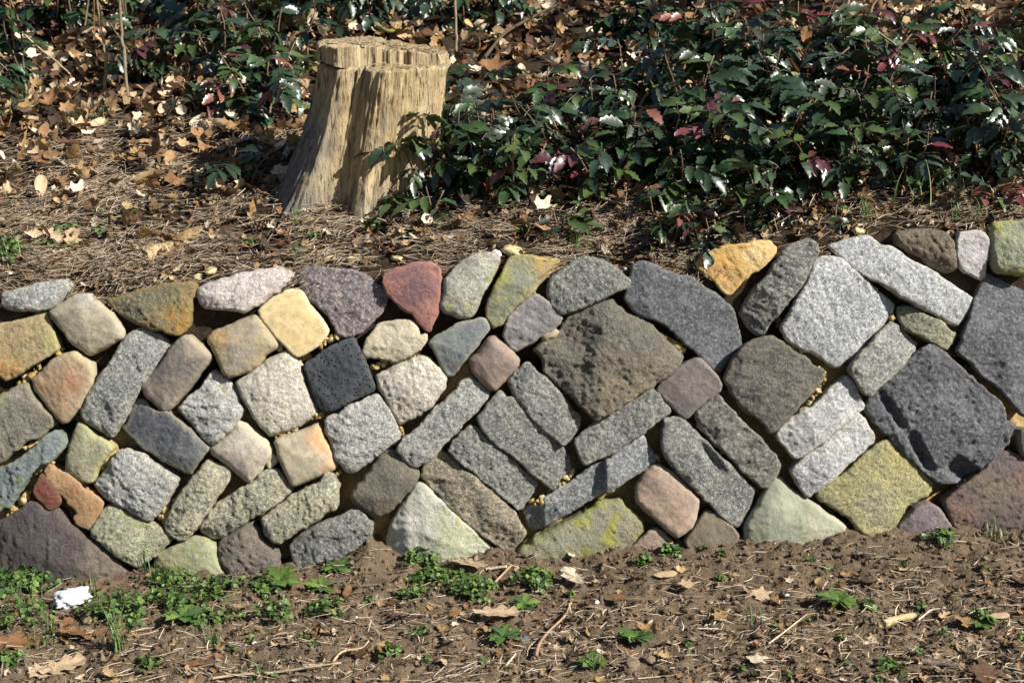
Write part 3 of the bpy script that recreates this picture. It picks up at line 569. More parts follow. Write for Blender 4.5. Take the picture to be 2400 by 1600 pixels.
obj('mortar', mesh('mortar', P, f, M_MORT), wall)
# crumbly mortar lumps that fill some joints
def ico(sub=1):
    t = (1 + 5 ** .5) / 2
    v = [(-1,t,0),(1,t,0),(-1,-t,0),(1,-t,0),(0,-1,t),(0,1,t),(0,-1,-t),(0,1,-t),(t,0,-1),(t,0,1),(-t,0,-1),(-t,0,1)]
    f = [(0,11,5),(0,5,1),(0,1,7),(0,7,10),(0,10,11),(1,5,9),(5,11,4),(11,10,2),(10,7,6),(7,1,8),(3,9,4),(3,4,2),(3,2,6),(3,6,8),(3,8,9),(4,9,5),(2,4,11),(6,2,10),(8,6,7),(9,8,1)]
    v = [np.array(x) / np.linalg.norm(x) for x in v]
    for _ in range(sub):
        c = {}; nf = []
        def mid(a, b):
            k = (min(a, b), max(a, b))
            if k not in c: q = v[a] + v[b]; v.append(q / np.linalg.norm(q)); c[k] = len(v) - 1
            return c[k]
        for a, b_, d in f:
            x, y, z = mid(a, b_), mid(b_, d), mid(d, a); nf += [(a, x, z), (b_, y, x), (d, z, y), (x, y, z)]
        f = nf
    return np.array(v), np.array(f)
ICO0, ICO1, ICO2 = ico(0), ico(1), ico(2)
M_LUMP = vcmat('mortar_lump', .95, .1, 140, .35, .8, 160, .005)
LUMPS = [(40,908,90,880,26),(120,832,135,826,16),(75,860,88,868,14),(225,1085,262,1062,17),(228,1090,222,1112,12),(2060,905,2085,885,9),(50,1060,85,1035,14),(60,1110,112,1088,15),(10,1210,60,1160,14),
 (395,1180,372,1228,13),(620,815,672,808,15),(640,1075,560,1110,0),(735,810,790,790,13),(838,870,850,890,10),(870,860,980,835,9),(760,960,800,940,10),(690,985,750,975,10),(930,1010,945,1020,13),
 (1555,785,1600,825,15),(1595,850,1590,860,9),(1540,1075,1548,1085,11),(1845,805,1895,835,13),(1920,870,1935,890,13),(1940,890,1900,950,11),(1890,960,1850,990,10),(1975,1080,2010,1055,8),(2095,740,2105,750,12),(2010,830,1990,845,8),
 (1420,1155,1460,1130,17),(300,1215,275,1160,0),(490,1120,545,1080,8),(580,1180,540,1210,8),(430,1225,450,1205,10),(1340,1010,1355,990,10),(1250,1185,1280,1170,10),(1310,1150,1340,1110,8),(470,650,490,640,0),(1640,990,1655,1005,9),(1695,1062,1700,1070,8),(700,1195,740,1180,0),(690,1170,790,1110,9),(690,1010,640,1025,9),(1170,755,1165,762,7),(1255,690,1248,680,7)]
mb = MB()
for (x0, y0, x1, y1, s) in LUMPS:
    if not s: continue
    k = max(4, int(math.hypot(x1 - x0, y1 - y0) / (s * .16)))
    for j in range(k):
        t = random.random(); wob = s * .45
        u, v_ = on_wall(x0 + (x1 - x0) * t + random.uniform(-wob, wob), y0 + (y1 - y0) * t + random.uniform(-wob, wob))
        r0 = s * .00105 * random.choice((.18, .25, .35, .5, .75)) * random.uniform(.8, 1.2); iv, jf = ICO1
        vv = iv * r0 * np.array((1.2, 1, .7)) * (1 + .45 * vnoise(iv * 1.7 + j * 9 + x0, 5))[:, None] * (1 + .2 * vnoise(iv * 5 + j, 6))[:, None]
        M = WROT @ rotM(*[np.array([random.uniform(0, 6)]) for _ in range(3)])[0]
        mb.add(vv @ M.T + wpt(u, v_, -.026 - s * .0005 + random.uniform(-.008, .004)), jf, np.array(random.choice([(.50, .40, .21), (.44, .34, .16), (.36, .25, .09)])))
tag(obj('mortar_lumps', mb.mesh('mortar_lumps', M_LUMP), wall), kind='stuff')

# ------------------------------------------------------------------ tree stump
m, b, N, L = nmat('weathered_wood'); tc = N('TexCoord'); mp = N('Mapping'); L(tc.outputs['Object'], mp.inputs[0]); mp.inputs[3].default_value = (1, 1, .07); v = mp.outputs[0]
at = N('Attribute', attribute_name='col'); n1 = noise(N, L, v, 190, 5, .72, .3); n2 = noise(N, L, v, 42, 5, .65, .5)
mp2 = N('Mapping'); L(tc.outputs['Object'], mp2.inputs[0]); mp2.inputs[3].default_value = (.5, .5, 1); n3 = noise(N, L, mp2.outputs[0], 170, 3, .6)
c = mixc(N, L, rampf(N, L, n2, .35, .65), mixc(N, L, 1.0, at.outputs[0], (.62, .58, .54), 'MULTIPLY'), at.outputs[0])
c = mixc(N, L, mul(N, L, rampf(N, L, n1, .53, .63), .9), c, (.07, .045, .025))
c = mixc(N, L, mul(N, L, rampf(N, L, n3, .64, .74), .3), c, (.10, .065, .035))
L(c, b.inputs['Base Color']); setv(b, Roughness=.9, Specular_IOR_Level=.15)
h = mul(N, L, mul(N, L, n1, 1.5), mul(N, L, n3, .2), 'ADD'); bp = N('Bump'); setv(bp, Strength=.9, Distance=.006); L(h, bp.inputs['Height']); L(bp.outputs[0], b.inputs['Normal']); M_WOOD = m
fp = on_bank(800, 500); SB = np.array((fp[0] + .03, fp[1] + .17)); sz0 = float(bank_z(*SB)[0]) - .10
dep = (SB[1] - CAM[1]) * math.cos(PITCH)
stx = (892 - 1200) / FPX * dep; sh = .405; RT = .172
stump = thing('tree_stump', 'old weathered tree stump with a split top standing on the bank', 'stump', (SB[0], SB[1], sz0 + .1))
RIDGE = np.array([(-180,1.0),(-110,.98),(-80,1.0),(-70,.955),(-60,.945),(-50,.965),(-41,1.02),(-36,1.05),(-29,.99),(-17,.80),(-6,.95),(3,1.04),(14,1.0),(32,.965),(50,1.0),(66,1.05),(82,.98),(120,1.0),(150,.97),(180,1.0)], float)
BASEF = np.array([(-180,1.2),(-120,1.3),(-88,1.55),(-62,1.80),(-46,1.80),(-38,1.66),(-24,1.12),(-10,1.28),(5,1.35),(25,1.05),(55,1.15),(85,1.25),(120,1.2),(180,1.2)], float)
def stump_pt(th, t):
    """th in degrees, 0 towards the viewer; t 0 base .. 1 top"""
    x = (th + 180) % 360 - 180
    f1 = np.interp(x, RIDGE[:, 0], RIDGE[:, 1]); f0 = np.interp(x, BASEF[:, 0], BASEF[:, 1])
    k = (1 - t) ** 1.9
    r = RT * (1 + (f1 - 1) * (1 - .35 * k)) * (1 + (f0 - 1) * k)
    a = np.radians(th); cx = stx - SB[0]
    d = np.stack([np.sin(a), -np.cos(a)], -1)
    gro = fbm(np.stack([np.cos(a) * 9, np.sin(a) * 9, t * .9], -1), 2.2, 4, 21, .65) * .0035 + np.minimum(0, fbm(np.stack([np.cos(a) * 5, np.sin(a) * 5, t * .35], -1), 3.4, 2, 23) + .25) * .018
    fin = fbm(np.stack([np.cos(a) * 2, np.sin(a) * 2, t * 3], -1), 4, 3, 25) * .0025
    rr = r + gro + fin
    return np.stack([cx * t ** .9 + rr * d[:, 0], -.01 * t + rr * d[:, 1], -.1 + (sh + .02) * t], -1)
nt_, nz = 300, 90
TH, TZ = np.meshgrid(np.linspace(-180, 180, nt_, endpoint=False), np.linspace(0, 1, nz)); P = stump_pt(TH.ravel(), TZ.ravel())
i = np.arange(nt_ * nz).reshape(nz, nt_); f = np.stack([i[:-1], np.roll(i[:-1], -1, 1), np.roll(i[1:], -1, 1), i[1:]], -1).reshape(-1, 4)
f = np.concatenate([f[:, [0, 1, 2]], f[:, [0, 2, 3]]])
top = P[i[-1]]; V = [P]; nn = len(P); prev = i[-1]; ctr = top.mean(0)
for q in (.96, .88, .75, .55, .3, .06):
    ring = ctr + (top - ctr) * q; ring[:, 2] = ctr[2] + fbm(ring, 55, 3, 31) * .006 + (.004 if q < .97 else 0); ids = nn + np.arange(nt_); V.append(ring); nn += nt_
    A, B2, C2, D = prev, np.roll(prev, -1), np.roll(ids, -1), ids
    f = np.concatenate([f, np.stack([A, B2, C2], 1), np.stack([A, C2, D], 1)]); prev = ids
P = np.concatenate(V); x = (np.concatenate([TH.ravel(), np.tile(TH[0], 6)]) + 180) % 360 - 180; t = np.concatenate([TZ.ravel(), np.ones(6 * nt_)])
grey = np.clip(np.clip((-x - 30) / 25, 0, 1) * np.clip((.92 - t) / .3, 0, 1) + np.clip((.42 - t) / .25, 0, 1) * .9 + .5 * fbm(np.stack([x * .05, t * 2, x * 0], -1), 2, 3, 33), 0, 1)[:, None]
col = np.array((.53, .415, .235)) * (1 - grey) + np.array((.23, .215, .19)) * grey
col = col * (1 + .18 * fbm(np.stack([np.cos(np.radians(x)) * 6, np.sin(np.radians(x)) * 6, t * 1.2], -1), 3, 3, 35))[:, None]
kd = np.hypot((x + 62) / 9, (t - .56) / .055); kn = np.clip(1.3 - kd, 0, 1)[:, None]      # a knot on the left side
P[:len(x), :2] += (np.stack([np.sin(np.radians(x)), -np.cos(np.radians(x))], 1) * (.010 * np.exp(-(kd - .75) ** 2 * 7) - .006 * np.exp(-kd ** 2 * 6))[:, None])
col = col * (1 - kn * .5 * (np.sin(kd * 16)[:, None] * .5 + .5)) 
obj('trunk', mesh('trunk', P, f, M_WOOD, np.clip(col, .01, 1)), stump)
# the raised rear slab with its broken front
cx = stx - SB[0]; zt = -.1 + sh + .02
fr = [(-.170,-.050),(-.162,-.085),(-.135,-.125),(-.106,-.146),(-.080,-.136),(-.052,-.122),(-.046,-.090),(-.030,-.078),(-.004,-.076),(.006,-.060),(.020,-.066),(.048,-.060),(.056,-.046),(.075,-.058),(.110,-.052),(.118,-.036),(.150,-.034),(.172,-.010)]
fl = [(0,.0)]
o = []
for a, b_ in zip(fr[:-1], fr[1:]):
    a, b_ = np.array(a), np.array(b_); k = max(1, int(np.linalg.norm(b_ - a) / .004)); o.append(a + (b_ - a) * (np.arange(k) / k)[:, None])
front = np.concatenate(o); nf = len(front)
front[:, 1] += fbm(p2(front[:, 0], front[:, 0] * 0), 130, 3, 41) * .003 + np.maximum(0, .10 - np.abs(fbm(p2(front[:, 0], front[:, 0] * 0 + 3), 22, 2, 42))) * .16
back = np.array([(.172 * math.sin(a), -.172 * math.cos(a)) for a in np.linspace(R(92), R(292 - 22), 70)])
OUT = np.concatenate([front, back]); n = len(OUT); hs = [0, .2, .45, .7, .9, 1.0]; V = []; F = []
hx = np.interp(OUT[:, 0], [-.17, -.05, .0, .06, .17], [.058, .060, .050, .040, .026])
hb = np.where(OUT[:, 0] < -.05, np.interp(OUT[:, 0], [-.17, -.06, -.05], [.024, -.002, -.004]), -.004)
for k, h in enumerate(hs):
    r = OUT * (1 + (-.006 if h == 1 else 0)); r = r + (fbm(np.stack([OUT[:, 0], OUT[:, 1], np.full(n, h * .05)], 1), 80, 3, 45) * .003)[:, None] * OUT / .17
    V.append(np.concatenate([r + np.array((cx, -.01)), (zt + hb + (hx - hb) * h + (h == 1) * fbm(p2(OUT[:, 0], OUT[:, 1]), 90, 3, 46) * .005)[:, None]], 1))
    if k:
        A = np.arange(n) + (k - 1) * n; B2 = np.roll(A, -1); F += [np.stack([A, B2, B2 + n], 1), np.stack([A, B2 + n, A + n], 1)]
prev = np.arange(n) + (len(hs) - 1) * n; cen = np.array((cx, .045))
for q in (.93, .8, .6, .35, .08):
    r = (V[len(hs) - 1][:, :2] - cen) * q + cen; z = V[len(hs) - 1][:, 2] * q + (1 - q) * (zt + .045) + fbm(np.concatenate([r, r[:, :1] * 0], 1), 70, 3, 48) * .006
    ids = len(hs) * n + len(V[len(hs):]) * n + np.arange(n); V.append(np.concatenate([r, z[:, None]], 1))
    F += [np.stack([prev, np.roll(prev, -1), np.roll(ids, -1)], 1), np.stack([prev, np.roll(ids, -1), ids], 1)]; prev = ids
V = np.concatenate(V); cc = np.array((.48, .385, .235)) * (1 + .22 * fbm(V * np.array((1, 1, .1)), 40, 3, 49))[:, None]
obj('top_slab', mesh('top_slab', V, np.concatenate(F), M_WOOD, np.clip(cc, .01, 1)), stump)
mb = MB()                                                            # loose splinters and needles on the sawn top
for k in range(170):
    x0, y0 = random.uniform(-.15, .15), random.uniform(-.13, .05); zz = zt + (.005 if y0 < -.06 else .052 - .12 * max(0, x0)); a = random.uniform(0, 6.3); l = random.uniform(.012, .05)
    p = np.array((cx + x0, y0, zz)); q = p + np.array((math.cos(a) * l, math.sin(a) * l * .8, random.uniform(-.002, .012)))
    vv, ff = tube([p, (p + q) / 2 + np.array((0, 0, .002)), q], .0011, .0006, 3, cap=False); mb.add(vv, ff, np.array((.50, .38, .21)) * random.uniform(.5, 1.1))
M_TWIG = vcmat('twig_bark', .85, .2, 90, .45, .5, 220, .002)
tag(obj('splinters', mb.mesh('splinters', M_TWIG), stump), kind='stuff')

# ------------------------------------------------------------------ leaf shapes
M_EVER = vcmat('evergreen_leaf', .38, .75, 60, .35, .15, 150, .001)
M_DEAD = vcmat('dead_leaf', .75, .15, 110, .35, .35, 160, .002, .12)
M_NEED = vcmat('dry_needles', .8, .15, 60, .3, 0)
M_WEED = vcmat('weed_leaf', .5, .35, 140, .3, .15, 200, .001, .18)
GREENS = [(.020,.042,.014),(.028,.054,.016),(.016,.034,.016),(.044,.070,.016),(.030,.042,.022)]
REDS = [(.13,.026,.030),(.075,.020,.024),(.16,.055,.035),(.07,.032,.02)]
def leaflet(L_, W_, teeth, fold, droop, rs):
    """folded, toothed leaflet along +x, upper side +z"""
    st = np.linspace(0, 1, 11); v = []; c = []
    for k, t in enumerate(st):
        w = W_ * .5 * (math.sin(math.pi * min(1, t ** .85)) ** .75 if 0 < t < 1 else .02)
        e = w * (1 + teeth * (.42 if k % 2 else -.22)); z = -droop * t * t * L_
        v += [(t * L_, 0, z), (t * L_ + .035 * L_ * (k % 2), e, z + fold * e + rs.uniform(-.1, .15) * teeth * W_), (t * L_ + .035 * L_ * (k % 2), -e, z + fold * e + rs.uniform(-.1, .15) * teeth * W_)]
        c += [1.25, .95, .95]
    f = []
    for k in range(10):
        a, b_ = 3 * k, 3 * k + 3
        f += [(a, b_, b_ + 1), (a, b_ + 1, a + 1), (a, a + 2, b_ + 2), (a, b_ + 2, b_)]
    return np.array(v), np.array(f), np.array(c)
def compound_leaf(seed, base, pairs, Ls, teeth=.5):
    rs = random.Random(seed); mb = MB(); L_ = Ls * (.62 + .30 * pairs); arc = rs.uniform(.2, .8)
    def rach(t): return np.array((L_ * t, 0, L_ * (.10 * t - arc * t * t)))
    tv, tf = tube([rach(t) for t in np.linspace(-.15, .85, 6)], .0016, .0008, 3, cap=False); mb.add(tv, tf, np.array((.12, .05, .035)))
    spots = [(.22 + .66 * k / max(1, pairs - .4), s) for k in range(pairs) for s in (1, -1)] + [(.86, 0)]
    for t, s in spots:
        ll = Ls * rs.uniform(.85, 1.1) * (1.0 if s else 1.12); v, f, c = leaflet(ll, ll * rs.uniform(.40, .52), teeth, rs.uniform(.1, .5), rs.uniform(.1, .6), rs)
        yaw = s * R(rs.uniform(52, 76)) if s else R(rs.uniform(-12, 12))
        M = rotM(np.array([yaw]), np.array([rs.uniform(-.25, .3) + arc * t * .9]), np.array([rs.uniform(-.35, .35)]))[0]
        cc = np.array(base) * rs.uniform(.75, 1.3); mb.add(v @ M.T + rach(t), f, cc[None] * c[:, None])
    return mb
LEAVES = {'green': [], 'red': []}
for k in range(16): LEAVES['green'].append(compound_leaf(k, GREENS[k % 5], 2 + (k % 3), .050 + .005 * (k % 4)).mesh('leaf', M_EVER))
for k in range(8): LEAVES['red'].append(compound_leaf(50 + k, REDS[k % 4], 2 + k % 2, .048).mesh('leaf', M_EVER))
def big_leaf(seed, base):
    rs = random.Random(seed); mb = MB(); v, f, c = leaflet(rs.uniform(.075, .10), rs.uniform(.036, .046), .04, rs.uniform(.1, .35), rs.uniform(.1, .4), rs); mb.add(v, f, np.array(base)[None] * c[:, None]); return mb.mesh('leaf', M_EVER)
LAUREL = [big_leaf(90 + k, [(.018,.045,.016),(.026,.06,.018),(.05,.045,.016),(.02,.05,.02)][k % 4]) for k in range(8)]

# dead leaves: outlines as (angle, radius) or lobed strips, curled
def dead_leaf(seed, kind, curl=1.0, n=30):
    rs = random.Random(seed); th = np.linspace(0, 2 * math.pi, n, endpoint=False)
    if kind == 'maple':
        r = .55 + .0 * th
        for a, h, w in ((0, 1.0, .26), (.95, .92, .26), (-.95, .92, .26), (1.95, .66, .30), (-1.95, .66, .30)):
            d = (th - a + math.pi) % (2 * math.pi) - math.pi; r = np.maximum(r * 1.0, .32 + (h - .32) * np.exp(-(d / w) ** 2))
        r = np.where(np.abs(th - math.pi) < .5, .30, r) * np.array([1 + rs.uniform(-.10, .10) for _ in th]); x, y = r * np.cos(th), r * np.sin(th)
        sx, sy = .045, .043
    elif kind == 'oak':
        t = np.cos(th); w = .30 * np.sqrt(np.maximum(0, 1 - t * t)) * (1.15 + .25 * t); lob = 1 + .34 * np.cos(np.arccos(np.clip(t, -1, 1)) * 9.5)
        x, y = t, w * lob * np.sign(np.sin(th)) * 1.6; sx, sy = .052, .048
    else:
        t = np.cos(th); x, y = t, .48 * np.sin(th) * (1 - .25 * t); sx, sy = .036, .04
    out = np.stack([x * sx, y * sy], 1); rings = [np.zeros((1, 2)), out * .42, out * .75, out]
    P = np.concatenate(rings); f = [(0, 1 + k, 1 + (k + 1) % n) for k in range(n)]
    for q in (0, 1):
        for k in range(n):
            a, b_ = 1 + q * n + k, 1 + q * n + (k + 1) % n; f += [(a, a + n, b_ + n), (a, b_ + n, b_)]
    ca, cb, cc, cd = [curl * q_ for q_ in (rs.uniform(2, 16), rs.uniform(-6, 16), rs.uniform(-12, 12), rs.uniform(.0, .3))]
    q = P / .045; z = P[:, 0] ** 2 * cb + P[:, 1] ** 2 * ca + P[:, 0] * P[:, 1] * cc + cd * np.abs(P[:, 1]) + .006 * fbm(np.concatenate([q, q[:, :1] * 0], 1), 1.7, 2, seed) * np.minimum(1, np.hypot(q[:, 0], q[:, 1]) * 1.5)
    c = 1 + .10 * vnoise(np.concatenate([q * 3, q[:, :1] * 0], 1), seed); c[0] *= .85
    v = np.concatenate([P, z[:, None]], 1); tv, tf = tube([(-sx * .9, 0, z[0] + sx * sx * cb * .8), (-sx * 1.5, .003, .004)], .0009, .0006, 3, cap=False)
    f = np.concatenate([np.array(f), tf + len(v)]); return np.concatenate([v, tv]), f, np.concatenate([c, np.full(len(tv), .6)])
KINDS = ['maple', 'maple', 'oak', 'maple', 'plain', 'oak', 'maple', 'plain', 'oak', 'maple', 'plain', 'maple']
DEAD = [dead_leaf(300 + k, kd) for k, kd in enumerate(KINDS)]; FLAT = [dead_leaf(300 + k, kd, .22, 44) for k, kd in enumerate(KINDS)]
DCOL = {'pale tan': (.54, .40, .25), 'cream': (.70, .59, .43), 'orange brown': (.27, .14, .065), 'golden brown': (.36, .225, .10), 'dark brown': (.13, .07, .04)}
DNAME = list(DCOL)
DMESH = {}
for k, (v, f, c) in enumerate(DEAD):
    for dn in DNAME: DMESH[k, dn] = mesh('fallen_leaf', v, f, M_DEAD, np.array(DCOL[dn])[None] * c[:, None])
for k, (v, f, c) in enumerate(FLAT):
    v[:, 1] *= .82
    for dn in DNAME: DMESH[k + 20, dn] = mesh('fallen_leaf', v, f, M_DEAD, np.array(DCOL[dn])[None] * (.82 * c)[:, None])
WORD = {'maple': 'lobed maple leaf', 'oak': 'oak leaf', 'plain': 'small oval leaf'}
def put_leaf(P, k, dn, yaw, tilt, roll, label, group=None, scale=1, name='fallen_leaf'):
    o = obj(name, DMESH[k, dn]); M = rotM(*[np.array([q]) for q in (yaw, tilt, roll)])[0] * scale
    o.matrix_world = m4(M, P); return tag(o, label, 'leaf', group)

# ------------------------------------------------------------------ evergreen shrubs on the bank
def shrub(name, cat, P, h, nl, spread, pick, label, group, stems=3, lean=.35, r=.0035, low=.25, sc=1.0):
    t = thing(name, label, cat, P, 0, group)
    for s in range(stems):
        a = random.uniform(0, 6.28); l = random.uniform(.3, 1) * lean * h; hh = h * random.uniform(.7, 1.0)
        tip = np.array((math.cos(a) * l, math.sin(a) * l, hh)); pts = curve((0, 0, -.03), tip, .10, 8)
        v, f = tube(pts, r, r * .55, 5, .1); obj('stem', mesh('stem', v, f, M_TWIG, np.tile(np.array((.20, .14, .085)) * random.uniform(.6, 1.2), (len(v), 1))), t)
        k = nl // stems + (s < nl % stems); az = random.uniform(0, 6.28)
        for j in range(k):
            u = low + (1 - low) * (j + random.random()) / k; i = u * 7; p = pts[int(i)] + (pts[min(7, int(i) + 1)] - pts[int(i)]) * (i - int(i))
            az += 2.4 + random.uniform(-.4, .4); el = random.uniform(-.35, .4) + .45 * (u > .85)
            M = rotM(np.array([az]), np.array([-el]), np.array([random.uniform(-.45, .45)]))[0] * random.uniform(.8, 1.12) * sc * spread
            obj('leaf', pick(), t, m4(M, p))
    return t
def mixp(red): return lambda: random.choice(LEAVES['red' if random.random() < red else 'green'])
MAH = [(955,425,.30,18,.08,'leafy mahonia sprig reaching up in front of the right side of the stump'),
 (1100,455,.15,12,.25,'low mahonia just right of the sprig in front of the stump'),(1215,480,.20,14,.15,'mahonia with drooping leaves right of the dark hollow beside the stump'),
 (1320,400,.22,15,.08,'dense mahonia in the middle of the bank right of the stump'),(1440,350,.22,15,.05,'mahonia with green flower buds near the middle of the bank'),
 (1410,460,.16,11,.25,'mahonia with reddish leaves above the bare leaf litter'),(1530,430,.22,15,.2,'mahonia above the low plant that hangs over the wall'),
 (1610,330,.24,16,.05,'bushy dark mahonia behind the middle of the thicket'),(1690,430,.24,16,.12,'mahonia standing behind the orange stone'),
 (1740,310,.24,16,.05,'dense dark green mahonia uphill of the orange stone'),(1815,420,.22,15,.1,'mahonia uphill of the long grey top stone'),
 (1885,455,.18,12,.05,'mahonia close to the wall edge above the square granite block'),(1930,350,.24,15,.1,'mahonia in the right middle of the thicket'),
 (2010,445,.16,12,.06,'glossy mahonia at the wall edge left of the grass patch'),(2090,360,.22,12,.05,'mahonia below the dead branch'),
 (2190,330,.20,12,.05,'thin mahonia uphill of the grass patch'),(2300,420,.22,15,.2,'mahonia uphill of the yellow lichen stone'),
 (2385,370,.26,15,.15,'shiny mahonia at the right edge of the picture'),(2290,290,.24,15,.05,'very shiny mahonia in the upper right of the thicket'),
 (1555,560,.12,12,.35,'low reddish mahonia sprawling over the wall top'),(1655,555,.08,7,.25,'low mahonia hanging over the orange stone'),
 (1500,250,.22,14,.05,'mahonia uphill of the thicket beside the sunny litter'),(1790,210,.22,14,.05,'mahonia high on the bank left of the dead branch'),
 (2020,240,.20,12,.1,'mahonia directly under the dead branch'),(2160,190,.18,9,.05,'small pale green mahonia right of the dead branch'),
 (2350,190,.20,12,.9,'wine red mahonia near the upper right corner'),(1660,150,.20,12,.05,'mahonia high on the bank above the middle of the thicket'),
 (1470,95,.18,9,.1,'loose mahonia near the top of the bank'),(1890,115,.20,11,.05,'mahonia at the top of the bank left of the forked stem'),
 (2260,120,.20,11,.05,'mahonia at the top of the bank right of the forked stem'),(2395,110,.22,11,.05,'dark mahonia in the upper right corner'),
 (1310,280,.16,9,.05,'small mahonia at the lower edge of the sunny litter patch'),(840,440,.10,6,.5,'tiny reddish mahonia at the foot of the stump'),
 (620,290,.24,15,.12,'dark mahonia in the shade left of the stump'),(530,200,.24,15,.1,'mahonia uphill left of the stump'),
 (660,170,.24,14,.1,'mahonia behind the left side of the stump'),(575,110,.22,12,.1,'mahonia at the top of the bank left of the stump'),
 (572,440,.13,6,.1,'single small mahonia sprout in front of the shade left of the stump'),(440,110,.20,11,.1,'mahonia between the two bare stems and the stump'),
 (1090,60,.18,9,.1,'mahonia behind the right side of the stump'),(880,55,.20,12,.05,'mahonia right behind the stump top'),(985,40,.18,9,.05,'loose mahonia far behind the stump'),
 (1960,525,.06,3,.1,'tiny mahonia seedling on the wall edge'),(1330,560,.07,4,.2,'tiny mahonia sprout in the litter near the wall'),(1010,520,.10,7,.3,'low mahonia below the sprig near the wall'),
 (1850,270,.24,15,.08,'mahonia in the dense part of the thicket left of the dead branch'),(1380,540,.05,3,.6,'reddish seedling in the litter above the wall')]
MAH += [(700,60,.20,12,.1,'mahonia at the very top of the bank uphill of the stump'),(490,280,.14,9,.3,'low mahonia in the shade between the stems and the stump'),(380,60,.22,12,.1,'mahonia at the top of the bank right of the bare stems'),(250,60,.22,12,.1,'mahonia at the top of the bank behind the bare stems'),
 (120,60,.22,13,.15,'mahonia at the top left of the bank'),(30,90,.22,12,.2,'mahonia in the upper left corner'),(800,25,.20,12,.05,'mahonia at the top edge behind the stump'),(1190,60,.16,8,.1,'loose mahonia at the top of the bank left of the sunny litter'),(1010,470,.26,15,.12,'mahonia in the dark hollow at the lower right of the stump'),(910,500,.11,7,.25,'low mahonia leaning against the lower right of the stump'),
 (1140,370,.18,12,.15,'mahonia uphill of the dark hollow right of the stump'),(1060,350,.22,14,.12,'mahonia touching the right side of the stump'),(1470,400,.20,13,.1,'mahonia in the very middle of the thicket'),(1590,470,.16,11,.2,'mahonia in front of the bushy dark one'),(1760,500,.14,10,.15,'mahonia close to the wall edge right of the orange stone'),(2120,430,.16,10,.1,'mahonia left of the grass patch on the right'),(2230,260,.20,12,.05,'mahonia between the grass patch and the top edge'),
 (1570,110,.18,10,.05,'mahonia at the top of the bank above the bushy dark one'),(1990,150,.16,9,.1,'mahonia left below the forked stem of the dead branch'),(2330,490,.10,7,.3,'low reddish mahonia above the yellow lichen stone'),(50,215,.20,11,.1,'mahonia at the left edge in the shade'),(340,180,.18,10,.25,'mahonia right of the two bare stems')]
for (px, py, h, nl, red, lab) in MAH:
    P = on_bank(px, py); shrub('mahonia_shrub', 'shrub', P, h, int(nl * 1.5), 1.0 if h > .13 else .75, mixp(red * .6), lab, 'mahonia shrubs on the bank', 2 + nl // 6, .75, .0035, .2 if h > .12 else .0)
LAU = [(60,200,.42,13,'broad leaved evergreen shrub at the left edge of the bank'),(190,90,.40,12,'broad leaved evergreen shrub at the top left of the bank'),
       (330,120,.36,10,'broad leaved evergreen shrub beside the two bare stems'),(10,300,.22,8,'low broad leaved evergreen at the left edge of the bank')]
for (px, py, h, nl, lab) in LAU:
    shrub('evergreen_shrub', 'shrub', on_bank(px, py), h, nl, 1.1, lambda: random.choice(LAUREL), lab, 'broad leaved evergreens on the bank', 3, .5, .004, .3)

# bare upright stems and sticks
def stick(name, pts, r0, r1, col, label, cat, sides=7, jit=.12):
    o = np.array(pts[0], float); v, f = tube(np.array(pts) - o, r0, r1, sides, jit)
    ob = obj(name, mesh(name, v, f, M_TWIG, np.tile(np.array(col), (len(v), 1)) * (1 + .25 * vnoise(v * 60, 3))[:, None])); ob.location = o; return tag(ob, label, cat)
def at_depth(px, py, P):   # the point at the depth (y) of P seen at this pixel
    d = ray(px, py); return CAM + d * ((P[1] - CAM[1]) / d[1])
def upright(pix, r0, r1, col, label, dy=0.0, crown=0):
    B0 = on_bank(*pix[0]); pts = [B0 - np.array((0, 0, .02))]
    for q in pix[1:]: dyy = dy * len(pts); pts.append(at_depth(q[0], q[1], B0 + np.array((0, dyy, 0))))
    if crown: pts += [pts[-1] + np.array((.03, -.03, .30)), pts[-1] + np.array((.08, -.05, .7))]
    pts = np.array(pts); t = np.linspace(0, 1, len(pts)); s = np.linspace(0, 1, 4 * len(pts))
    pts = np.stack([np.interp(s, t, pts[:, k]) for k in range(3)], 1); pts[1:-1] += rng.normal(0, r0 * .25, (len(pts) - 2, 3))
    if not crown: return stick('shrub_stem', pts, r0, r1, col, label, 'stem')
    t = thing('tall_shrub', label, 'shrub', B0); o = np.array(B0); v, f = tube(pts - o, r0, r1 * .6, 7, .12)
    obj('stem', mesh('stem', v, f, M_TWIG, np.tile(np.array(col), (len(v), 1)) * (1 + .25 * vnoise(v * 60, 3))[:, None]), t)
    for k in range(7):                                  # the crown spreads above the picture and throws the dappled shade
        a = random.uniform(0, 6.28); q0 = pts[-random.randint(1, 6)] - o; q1 = q0 + np.array((math.cos(a) * .38, math.sin(a) * .30, random.uniform(.1, .35))); cv = curve(q0, q1, .1, 6)
        v, f = tube(cv, r1 * .5, .0012, 5, .1); obj('branch', mesh('branch', v, f, M_TWIG, np.tile(np.array(col), (len(v), 1))), t)
        for j in range(crown // 7):
            p = cv[random.randint(1, 5)] + np.array([random.gauss(0, .03) for _ in range(3)]); M = rotM(np.array([random.uniform(0, 6.28)]), np.array([random.uniform(-.6, .4)]), np.array([random.uniform(-.5, .5)]))[0] * 1.1
            obj('leaf', random.choice(LAUREL), t, m4(M, p))
    return t
upright([(243,222),(250,140),(243,95),(232,40),(226,-60)], .0060, .0042, (.34,.25,.14), 'left one of the two bare upright stems at the upper left', 0, 49)
upright([(298,224),(291,130),(285,75),(276,-70)], .0065, .0048, (.26,.205,.13), 'right one of the two bare upright stems at the upper left', 0, 63)
